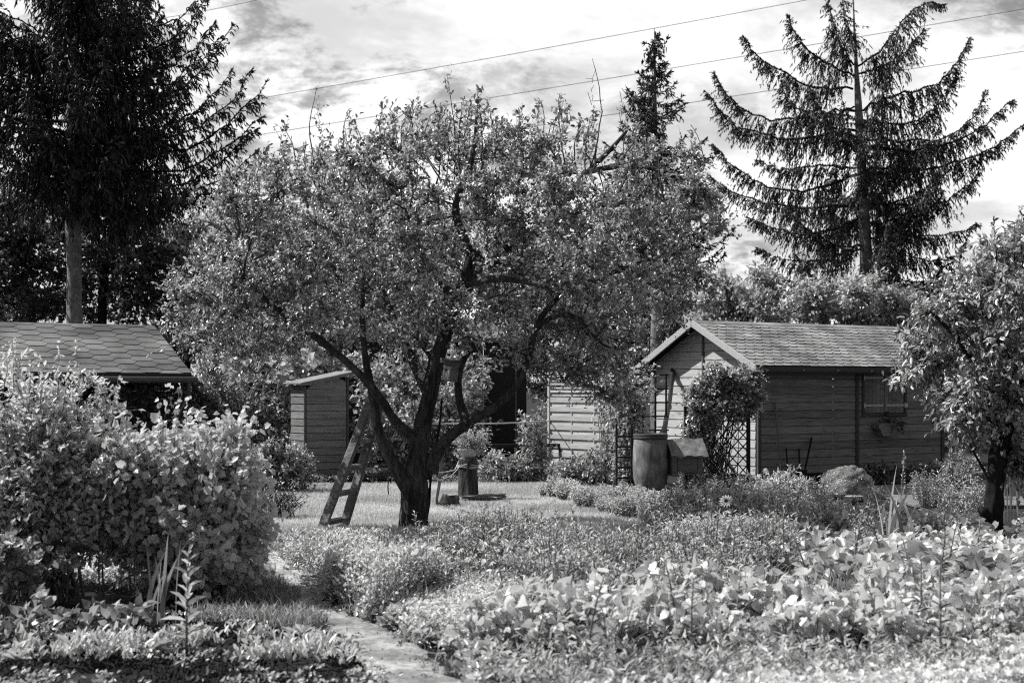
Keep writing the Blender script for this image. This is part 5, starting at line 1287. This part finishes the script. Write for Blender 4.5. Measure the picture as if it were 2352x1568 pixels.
spruce('giant_spruce','huge dark spruce with hanging boughs towering behind the low left shed',LYs,[(174,888,.21),(172,740,.175),(168,480,.165),(170,200,.14),(172,-200,.08)],ex,
 [(zq(470),zq(-60),58,lambda z: np.interp(z,[zq(470),zq(200),zq(-60)],[2.2,3.0,2.4]),.42,(3.3,6.1)),(zq(500),zq(-60),34,lambda z: np.interp(z,[zq(500),zq(-60)],[3.1,2.5]),.42,(-.2,3.3))],
 203,M['needles'],M['spruce_bark'],dict(dens=22,sec=.85,ter=10,tl=.14,nr=.022,m=4,hang=1.15,start=.12,sr=.65,updens=1.6))

# ================================================================== FOREGROUND BUSHES AND BEDS
shrub('currant_bush','big sunlit currant bush with broad lobed leaves, left of the trodden path','bush',G(430,1362),
 [E(400,1060,10.9,170,100,.6),E(520,1070,10.9,76,110,.5),E(430,1180,10.9,175,130,.6),E(535,1220,10.9,56,115,.45),E(270,1110,10.9,120,130,.55),E(250,1040,10.7,70,70,.4)],170,6600,5,LL,.056,.053,M['bush_leaf'],301,base_r=.35,stem_r=.010,tl=.20,up=.35,droop=.35,shell=2.5,sprays_up=34)
shrub('currant_bush','tall pale bush at the left edge with narrow leaves and bare lower stems','bush',G(90,1375),
 [E(40,940,10.8,120,115,.5),E(150,950,10.8,100,85,.45),E(100,1060,10.8,160,120,.55),E(10,1090,10.8,110,130,.5),E(200,1110,10.8,100,130,.4)],150,4600,5,L4,.065,.028,M['bush_leaf'],302,base_r=.25,stem_r=.011,tl=.22,up=.5,shell=2.4,sprays_up=46)
shrub('dark_bush','dark shaded bush hanging into the lower left corner','bush',G(10,1420),
 [E(10,1280,9.8,60,90,.3),E(120,1240,10.6,120,60,.4)],40,520,5,LL,.06,.045,M['mid_leaf'],303,base_r=.2,stem_r=.008,tl=.12)
# tall leafy plant in front of the bush
def stalk(name,label,base,H,nl,L,W,mat,seed,group=None,tpl=L7,r=.008,stem='stem',tilt=.1,lf=.15,cat='plant',upd=.25):
    rng=np.random.default_rng(seed); t_=thing(name,label,cat,tuple(base),0,group); ml,ms=MB(),MB()
    tt=rng.normal(size=2)*tilt; q=np.array([[tt[0]*u*u*H,tt[1]*u*u*H,u*H] for u in np.linspace(0,1,9)]); tube(ms,q,np.linspace(r,r*.45,9),7)
    u=np.linspace(lf,1,nl); p=np.stack([np.interp(u*H,q[:,2],q[:,k]) for k in range(3)],1); a=np.arange(nl)*2.4+rng.uniform(0,6); d=np.stack([np.cos(a),np.sin(a),np.full(nl,upd)+u*.6],1)+rng.normal(size=(nl,3))*.12
    s=(1.15-u*.75)*rng.uniform(.8,1.15,nl)
    leaves(ml,p,d,np.c_[rng.normal(size=(nl,2))*.25,np.ones(nl)],L*s,W*s,tpl,rng.random(nl))
    ms.build(stem,M['stem'],t_,True); ml.build('foliage',mat,t_); return t_
stalk('mullein','tall pale broad-leaved stalk standing in front of the currant bush',G(428,1500),.62,26,.16,.055,M['bean_leaf'],310,r=.010)
for i,(x,y) in enumerate([(80,1420),(160,1445),(300,1440),(40,1455),(240,1430)]):
    shrub('hosta','low shaded leafy plant in the row under the currant bushes' ,'plant',G(x,y+20),[(*(G(x,y+20)[:2]),.13,.16,.12,.08)],14,26,3,LH,.075,.055,M['berry_leaf'],320+i,base_r=.05,stem_r=.003,tl=.07,group='leafy plants in the shade of the currant bushes')
# iris-like blades under the bush
def blade_plant(name,label,base,n,H,wd,mat,seed,spread=.06,lean=.25,group=None,cat='plant'):
    rng=np.random.default_rng(seed); t_=thing(name,label,cat,tuple(base),0,group); ml=MB()
    for k in range(n):
        a=rng.uniform(0,6.28); h=H*rng.uniform(.6,1.05); l=lean*rng.uniform(.2,1.3)*h; b0=rng.normal(size=2)*spread
        u=np.linspace(0,1,8); c=np.stack([b0[0]+np.cos(a)*l*u**2,b0[1]+np.sin(a)*l*u**2,h*u*(1-.12*u*lean)],1); ph=rng.uniform(0,3.14); s=np.array([math.cos(ph),math.sin(ph),0])*wd/2*rng.uniform(.7,1.2); ww=np.array([.6,.9,1,1,.9,.75,.45,.04])[:,None]
        v=np.stack([c-s*ww,c+s*ww],1).reshape(-1,3); i=np.arange(7)*2; ml.add(v,np.stack([i,i+1,i+3,i+2],1),rng.random())
    ml.build('blades',mat,t_); return t_
blade_plant('iris','tall iris blades growing out from under the currant bush',G(355,1440),12,.62,.03,M['mid_leaf'],330,.08,.3)
blade_plant('gladiolus','clump of tall sword leaves rising among the strawberry plants before the shed',G(2062,1290),13,.90,.038,M['mid_leaf'],331,.09,.28)
g_=G(2068,1285); mb=MB(); ml=MB(); tube(mb,[(0,0,0),(0,0,.5),(.03,0,.85),(.04,0,1.0)],[.008,.007,.006,.004],6); t_=thing('gladiolus_spike','single seed spike standing taller than the sword leaves','plant',tuple(g_)); rr=np.random.default_rng(3)
k=46; u=rr.uniform(.62,1.,k); leaves(ml,np.stack([.035*u,0*u,u*1.0],1),rr.normal(size=(k,3))*.6+[0,0,.8],rr.normal(size=(k,3)),.035,.016,L4,rr.random(k)); mb.build('stem',M['stem'],t_,True); ml.build('seed_pods',M['white_leaf'],t_)
blade_plant('day_lily','arching pale blades left of the leaning cherry trunk',G(2235,1240),16,.50,.022,M['dry'],332,.05,1.3)
blade_plant('ornamental_grass','thin upright stalks right of the cherry trunk',G(2335,1200),18,.95,.016,M['dry'],333,.14,.2)
blade_plant('day_lily','fountain of grassy leaves among the beans in the front bed',G(1385,1530),40,.36,.016,M['dry'],334,.07,1.0)
blade_plant('day_lily','second fountain of grassy leaves lying low at the front of the bed',G(1720,1545),34,.25,.014,M['dry'],335,.10,1.7)

# bed covers
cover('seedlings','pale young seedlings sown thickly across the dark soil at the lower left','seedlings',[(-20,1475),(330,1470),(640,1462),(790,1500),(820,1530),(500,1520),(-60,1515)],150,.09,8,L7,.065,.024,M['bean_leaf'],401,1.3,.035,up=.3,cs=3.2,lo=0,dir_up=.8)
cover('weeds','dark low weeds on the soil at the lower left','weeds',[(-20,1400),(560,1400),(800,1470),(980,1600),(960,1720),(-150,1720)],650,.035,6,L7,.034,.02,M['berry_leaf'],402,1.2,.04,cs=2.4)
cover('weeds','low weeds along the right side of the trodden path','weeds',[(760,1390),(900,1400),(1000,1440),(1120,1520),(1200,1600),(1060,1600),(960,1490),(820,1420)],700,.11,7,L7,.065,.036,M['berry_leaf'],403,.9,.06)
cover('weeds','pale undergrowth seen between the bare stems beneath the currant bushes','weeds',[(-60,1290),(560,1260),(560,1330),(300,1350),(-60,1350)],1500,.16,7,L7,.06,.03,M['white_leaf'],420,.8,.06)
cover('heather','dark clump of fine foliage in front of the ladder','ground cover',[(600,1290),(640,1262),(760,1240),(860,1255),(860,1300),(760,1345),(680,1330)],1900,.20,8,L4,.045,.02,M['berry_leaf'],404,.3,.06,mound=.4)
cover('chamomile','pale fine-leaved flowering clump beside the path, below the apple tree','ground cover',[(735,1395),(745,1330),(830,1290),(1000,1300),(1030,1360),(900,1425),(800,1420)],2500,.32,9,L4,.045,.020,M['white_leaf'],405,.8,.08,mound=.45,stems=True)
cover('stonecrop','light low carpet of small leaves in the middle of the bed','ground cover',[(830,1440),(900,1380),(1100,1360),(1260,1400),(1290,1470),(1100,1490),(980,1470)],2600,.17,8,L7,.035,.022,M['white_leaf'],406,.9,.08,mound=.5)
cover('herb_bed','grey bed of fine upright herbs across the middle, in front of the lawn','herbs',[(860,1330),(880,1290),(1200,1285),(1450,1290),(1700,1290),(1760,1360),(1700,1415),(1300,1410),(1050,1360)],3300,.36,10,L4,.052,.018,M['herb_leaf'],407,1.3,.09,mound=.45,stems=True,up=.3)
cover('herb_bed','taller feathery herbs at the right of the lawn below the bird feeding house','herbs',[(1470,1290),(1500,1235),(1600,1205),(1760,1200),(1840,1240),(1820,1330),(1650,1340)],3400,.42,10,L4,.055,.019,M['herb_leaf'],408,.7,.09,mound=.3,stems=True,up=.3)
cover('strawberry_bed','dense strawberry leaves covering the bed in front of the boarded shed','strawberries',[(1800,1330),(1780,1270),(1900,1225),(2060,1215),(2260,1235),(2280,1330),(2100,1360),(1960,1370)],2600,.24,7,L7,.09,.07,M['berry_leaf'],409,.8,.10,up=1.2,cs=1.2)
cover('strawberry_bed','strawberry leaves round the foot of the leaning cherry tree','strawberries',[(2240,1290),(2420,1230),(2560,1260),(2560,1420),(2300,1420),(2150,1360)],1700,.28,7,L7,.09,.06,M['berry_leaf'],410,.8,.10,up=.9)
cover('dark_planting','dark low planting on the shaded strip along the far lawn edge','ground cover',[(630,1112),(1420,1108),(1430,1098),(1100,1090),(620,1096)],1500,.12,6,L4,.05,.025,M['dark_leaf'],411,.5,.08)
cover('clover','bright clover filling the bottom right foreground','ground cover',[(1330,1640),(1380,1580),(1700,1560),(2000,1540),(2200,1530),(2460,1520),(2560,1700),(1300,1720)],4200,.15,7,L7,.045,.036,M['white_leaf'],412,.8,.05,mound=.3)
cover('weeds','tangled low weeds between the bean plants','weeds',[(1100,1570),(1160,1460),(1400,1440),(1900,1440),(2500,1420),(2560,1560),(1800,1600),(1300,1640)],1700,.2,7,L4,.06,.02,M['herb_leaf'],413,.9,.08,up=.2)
ml=MB(); rr=np.random.default_rng(77); b=region([(1000,1600),(1100,1480),(2560,1420),(2560,1700),(1000,1700)],5200,rr,.5,1.5); blades(ml,b,rr.uniform(.06,.22,len(b)),.007,rr,.8); b=region([(860,1420),(1100,1500),(1000,1430),(1760,1400),(2300,1400),(1800,1330)],2400,rr,.4); blades(ml,b,rr.uniform(.1,.3,len(b)),.007,rr,.6)
o=ml.build('grass',M['dry']); meta(o,'dry pale grass blades poking up all through the front beds','grass',None,'stuff')
# lavender row along the lawn
def proto_plant(name,seed,H,R_,n,nl,tpl,L,W,mat,cat,label,group,droop=0.,up=.4,stemr=.003,tl=.08):
    rng=np.random.default_rng(seed); t_=thing(name,label,cat,(0,0,0),0,group); ml,ms=MB(),MB()
    a=rng.uniform(0,6.28,n); r=R_*np.sqrt(rng.random(n)); tp_=np.stack([r*np.cos(a),r*np.sin(a),H*rng.uniform(.55,1.05,n)*(1-.25*(r/R_)**2)],1); b=tp_*[.25,.25,0]
    u=np.linspace(0,1,6)[None,:,None]; mid=b*.5+tp_*.5+[0,0,.1*H]; pts=b[:,None]*(1-u)**2+2*mid[:,None]*u*(1-u)+tp_[:,None]*u*u
    tubes(ms,pts,np.linspace(1,.5,6)[None]*np.full((n,1),stemr),4,.5,rng)
    t2=rng.uniform(.3,1,(n,nl)); t2[:,:2]=1.; p=b[:,None]*((1-t2)**2)[...,None]+2*mid[:,None]*(t2*(1-t2))[...,None]+tp_[:,None]*(t2**2)[...,None]
    d=rng.normal(size=(n,nl,3))*.8+[0,0,.1-droop]; nn=rng.normal(size=(n,nl,3))*.4+LB_*(.3+up); sz=rng.uniform(.55,1.15,n*nl)
    leaves(ml,(p+rng.normal(size=p.shape)*.012).reshape(-1,3),d.reshape(-1,3),nn.reshape(-1,3),L*sz,W*sz,tpl,np.clip(rng.random(n*nl)*.7+.3*t2.reshape(-1),0,1))
    ms.build('stem',M['stem'],t_,True); ml.build('foliage',mat,t_,True); return t_
def dup(root,loc,rz,s=1.,label=None):
    r=root.copy(); col.objects.link(r); r.location=loc; r.rotation_euler=(0,0,rz); r.scale=(s,s,s)
    if label: r['label']=label
    for ch in list(root.children):
        c=ch.copy(); col.objects.link(c); c.parent=r
    return r
def scatter(protos,pts,rng,smin=.75,smax=1.2):
    used=set()
    for i,p in enumerate(pts):
        k=int(rng.integers(0,len(protos))); z=rng.uniform(0,6.28); s=rng.uniform(smin,smax)
        if k not in used:
            used.add(k); o=protos[k]; o.location=(p[0],p[1],0); o.rotation_euler=(0,0,z); o.scale=(s,s,s)
        else: dup(protos[k],(p[0],p[1],0),z,s)
rr=np.random.default_rng(88)
lav=[proto_plant('lavender',500+k,.26,.13,70,6,L4,.05,.014,M['white_leaf'],'plant','pale lavender tuft in the row edging the lawn before the barrel','lavender tufts edging the lawn',up=.1) for k in range(4)]
pp=[]
for u in np.linspace(0,1,26):
    a=np.interp(u,[0,.5,1],[1255,1360,1480]); b_=np.interp(u,[0,.5,1],[1138,1165,1200]); pp.append(G(a+rr.uniform(-14,14),b_+rr.uniform(-6,6)))
for u in np.linspace(0,1,16): pp.append(G(1380+u*150+rr.uniform(-12,12),1158+u*18+rr.uniform(-8,8)))
scatter(lav,pp,rr)
# bean rows
beans=[proto_plant('bean_plant',520+k,.40,.18,22,7,LH,.074,.062,M['bean_leaf'],'bean plant','bean plant with large pale heart-shaped leaves in the front bed','bean plants in the front bed',droop=.55,up=.25,stemr=.004) for k in range(6)]
pp=[]
for (y,x0,x1,n) in [(1400,1980,2230,5),(1440,1500,2300,17),(1468,1190,2330,24),(1496,1120,2340,25),(1520,1250,2260,17)]:
    for u in np.linspace(0,1,n): pp.append(G(x0+(x1-x0)*u+rr.uniform(-25,25),y+rr.uniform(-10,10)))
scatter(beans,pp,rr,.6,1.1)
sq=[proto_plant('squash_plant',540+k,.36,.3,16,5,LH,.15,.14,M['berry_leaf'],'plant','broad-leaved vegetable plant between the beans and the cherry tree','broad-leaved plants at the right edge',droop=.2,up=.9,stemr=.005) for k in range(3)]
scatter(sq,[G(2220,1380),G(2330,1390),G(2280,1420),G(2360,1440),G(2170,1370),G(2400,1400)],rr,.8,1.1)
# flowers: marguerites, cosmos heads
def flower(name,label,base,H,R_,seed,group=None,npet=14):
    rng=np.random.default_rng(seed); t_=thing(name,label,'flower',tuple(base),rng.uniform(0,6),group); ms,mp,me_,ml=MB(),MB(),MB(),MB()
    tube(ms,[(0,0,0),(.01,0,H*.5),(.0,.01,H)],[.004,.0035,.003],6)
    tl=unit(np.array([-.3,-.75,.5])) if H>.4 else unit(np.array([rng.normal()*.3,-.5,.8])); c=np.array([0,.01,H]); e1=unit(np.cross(tl,[0,0,1.])); e2=np.cross(tl,e1); a=np.arange(npet)*6.283/npet
    d=np.cos(a)[:,None]*e1+np.sin(a)[:,None]*e2; leaves(mp,np.repeat(c[None],npet,0)+d*R_*.15,d,np.repeat(tl[None],npet,0),R_,R_*.38,L7,rng.random(npet))
    lathe(me_,[(0,0),(R_*.27,0),(R_*.22,R_*.15),(0,R_*.22)],12)
    Mx=np.stack([e1,e2,tl],1)
    for v in me_.v: v[:]=v@Mx.T+c
    n=6; leaves(ml,np.c_[np.zeros((n,2)),rng.uniform(.1,.8,n)*H],rng.normal(size=(n,3))*.6+[0,0,.4],[[0,0,1.]]*np.ones((n,1)),.06,.02,L7,rng.random(n))
    t_.rotation_euler=(0,0,0)
    ms.build('stem',M['stem'],t_,True); mp.build('petals',M['petal'],t_); me_.build('flower_centre',M['daisy_eye'] if H>.4 else M['petal'],t_); ml.build('leaf',M['herb_leaf'],t_); return t_
def at_head(px,py,Y): p=P(px,py,Y); return (p[0],Y,0),p[2]
b_,h_=at_head(1668,1150,13.2); flower('daisy','largest daisy head with a black centre above the herbs near the lattice arch',b_,h_,.062,1)
b_,h_=at_head(1640,1208,13.0); flower('daisy','second dark-centred daisy just below the largest one',b_,h_,.06,2)
proto=None; sp=[]
for x,y,Y in [(1245,1205,0),(1560,1190,13.8),(1545,1215,13.6),(1572,1168,14.),(1590,1185,13.8),(1530,1235,13.4),(1605,1140,14.4),(1620,1180,13.7)]:
    if Y==0: continue
    sp.append((x,y,Y))
for k in range(70):
    x=rr.uniform(740,1720); yb=rr.uniform(1300,1390); sp.append((x,yb-rr.uniform(70,115),GY(yb)))
for k in range(18): x=rr.uniform(1740,1900); sp.append((x,rr.uniform(1075,1180),rr.uniform(16.5,18.)))
for i,(x,y,Y) in enumerate(sp):
    (bx,by,_),h=at_head(x,y,Y)
    if proto is None: proto=flower('small_flower','small pale flower head on a thin stalk above the herb bed',(bx,by,0),max(h,.15),.036,5,'small pale flowers over the beds',8); h0=max(h,.15)
    else: r_=dup(proto,(bx,by,0),rr.uniform(-.6,.6),1.); r_.scale=(1,1,max(h,.15)/h0)
# flowering bush left of the plastic sheet
shrub('phlox','bushy plant with small pale flowers beside the plastic-covered heap','plant',[P(1800,1190,17.6)[0],17.6,0],[E(1800,1125,17.6,70,55,.4),E(1750,1160,17.6,60,42,.35),E(1860,1165,17.4,56,44,.35),E(1910,1195,17.2,60,34,.3)],110,2200,5,L4,.05,.018,M['white_leaf'],601,base_r=.3,stem_r=.004,tl=.12)
shrub('phlox','loose pale leafy plant right of the dark stump, left of the sword leaves','plant',[P(2000,1240,15.6)[0],15.6,0],[E(2005,1170,15.6,34,50,.25),E(1975,1215,15.6,50,34,.25),E(1930,1225,15.4,40,24,.2)],60,800,5,L7,.055,.022,M['white_leaf'],602,base_r=.14,stem_r=.004,tl=.1)
shrub('low_bush','dark small bush at the foot of the shed under the flower box','bush',[P(2030,1110,23.6)[0],23.9,0],[E(2010,1085,23.8,50,26,.25),E(2120,1090,24.4,40,32,.25)],40,420,5,L4,.06,.035,M['dark_leaf'],603,base_r=.3,tl=.14)
shrub('low_bush','bushy plant in front of the shed corner, left of the cherry trunk','bush',[P(2190,1160,19.5)[0],19.5,0],[E(2190,1090,19.5,50,46,.35),E(2140,1140,19.,50,34,.3),E(2220,1060,20.,34,30,.3)],60,1100,5,L4,.055,.02,M['mid_leaf'],604,base_r=.25,tl=.14)
shrub('low_bush','shaded clump of small leaves at the foot of the lattice arch','bush',[P(1650,1140,21.)[0],21.,0],[E(1620,1120,21.,50,22,.3),E(1700,1110,21.3,50,26,.3),E(1560,1125,21,36,18,.2)],50,560,5,L4,.055,.02,M['mid_leaf'],605,base_r=.5,tl=.12)
stalk('spurge','spiky little plant with narrow leaves in front of the barrel foot',np.array([P(1645/1.0-0,1150,19.5)[0]*0+P(1637-0,1140,19.5)[0]-.0,19.5,0]),.40,34,.11,.018,M['white_leaf'],611,r=.006)
stalk('spurge','dark broad-leaved stalk poking up in front of the lawn, above the herb bed',G(1305,1290),.34,14,.11,.07,M['berry_leaf'],612,tpl=LH)
stalk('spurge','spiky plant right below the bird feeding house',np.array([P(1560,1130,20.)[0],20.,0]),.38,34,.12,.018,M['mid_leaf'],613,r=.006)
for i,(x,y) in enumerate([(690,1462),(350,1500),(600,1518),(210,1650),(380,1640),(40,1520),(1100,1560)]):
    rr2=np.random.default_rng(700+i); t_=thing('weed_rosette',['leafy rosette where grass meets bare soil near the path','small rosette just below the mullein','bright pale rosette right of the middle in the bare bed','white-leaved rosette at the bottom left edge','small pale rosette at the bottom, second from left','pale rosette at the far left of the bare bed','rosette of long leaves at the bend of the path'][i],'plant',tuple(G(x,y))); ml=MB(); n=12; a=rr2.uniform(0,6.28,n)
    leaves(ml,np.zeros((n,3))+[0,0,.01],np.stack([np.cos(a),np.sin(a),rr2.uniform(.3,1.2,n)],1),[[0,0,1.]]+rr2.normal(size=(n,3))*.2,.13*rr2.uniform(.6,1.1,n),.04,L7,rr2.random(n)); ml.build('foliage',M['bean_leaf'],t_)

# taller individual plants standing out of the beds
tall=[stalk('tall_weed','thin upright weed standing taller than the herb bed around it',(0,0,0),.5,18+4*k,.085,.028,M[['white_leaf','berry_leaf','herb_leaf','mid_leaf'][k]],800+k,group='tall weeds standing in the beds',tilt=.2) for k in range(4)]
rt=np.random.default_rng(808); pts_=[]
for (x0,x1,y0,y1,n) in [(900,1760,1300,1400,34),(1500,1900,1215,1300,18),(1150,2300,1500,1560,16),(1850,2300,1330,1400,12)]:
    for _ in range(n): pts_.append(G(rt.uniform(x0,x1),rt.uniform(y0,y1)))
scatter(tall,pts_,rt,.6,1.25)

mix=[proto_plant('garden_flower',840+k,[.55,.42,.62,.35][k],[.20,.24,.18,.22][k],44,8,[L4,L7,L4,L7][k],[.042,.055,.038,.045][k],[.015,.022,.012,.02][k],M[['white_leaf','mid_leaf','herb_leaf','berry_leaf'][k]],'plant','bushy herbaceous plant in the mixed bed between the lawn and the boarded shed','bushy plants of the mixed bed',up=.4) for k in range(4)]
pts_=[]
for (x0,x1,y0,y1,n) in [(1480,1800,1215,1330,20),(1780,2020,1205,1290,15),(2080,2260,1200,1260,9),(900,1450,1310,1390,14),(2080,2240,1150,1180,5)]:
    for _ in range(n): pts_.append(G(rt.uniform(x0,x1),rt.uniform(y0,y1)))
scatter(mix,pts_,rt,.6,1.15)
# weeds creeping over the path edges
rngp=np.random.default_rng(55); b=region(PATH,6000,rngp,.6,3.,avoid=False); sm=soft(b[:,0],b[:,1],PW,.16); b=b[(sm<.93)&(rngp.random(len(b))<.5*(1-sm)+.04)]; ml=MB(); n=len(b)
blades(ml,b,rngp.uniform(.02,.08,n),.006,rngp,.9); p3=np.repeat(np.c_[b[::3],np.zeros(len(b[::3]))],5,0); n=len(p3); a_=rngp.uniform(0,6.28,n)
leaves(ml,p3+rngp.normal(size=(n,3))*[.015,.015,.004]+[0,0,.008],np.stack([np.cos(a_),np.sin(a_),rngp.uniform(.05,.6,n)],1),LB_+rngp.normal(size=(n,3))*.3,.04*rngp.uniform(.5,1.1,n),.018,L7,rngp.random(n))
o=ml.build('weeds',M['berry_leaf']); meta(o,'small weeds and grass creeping over the edges of the trodden path','weeds',None,'stuff')
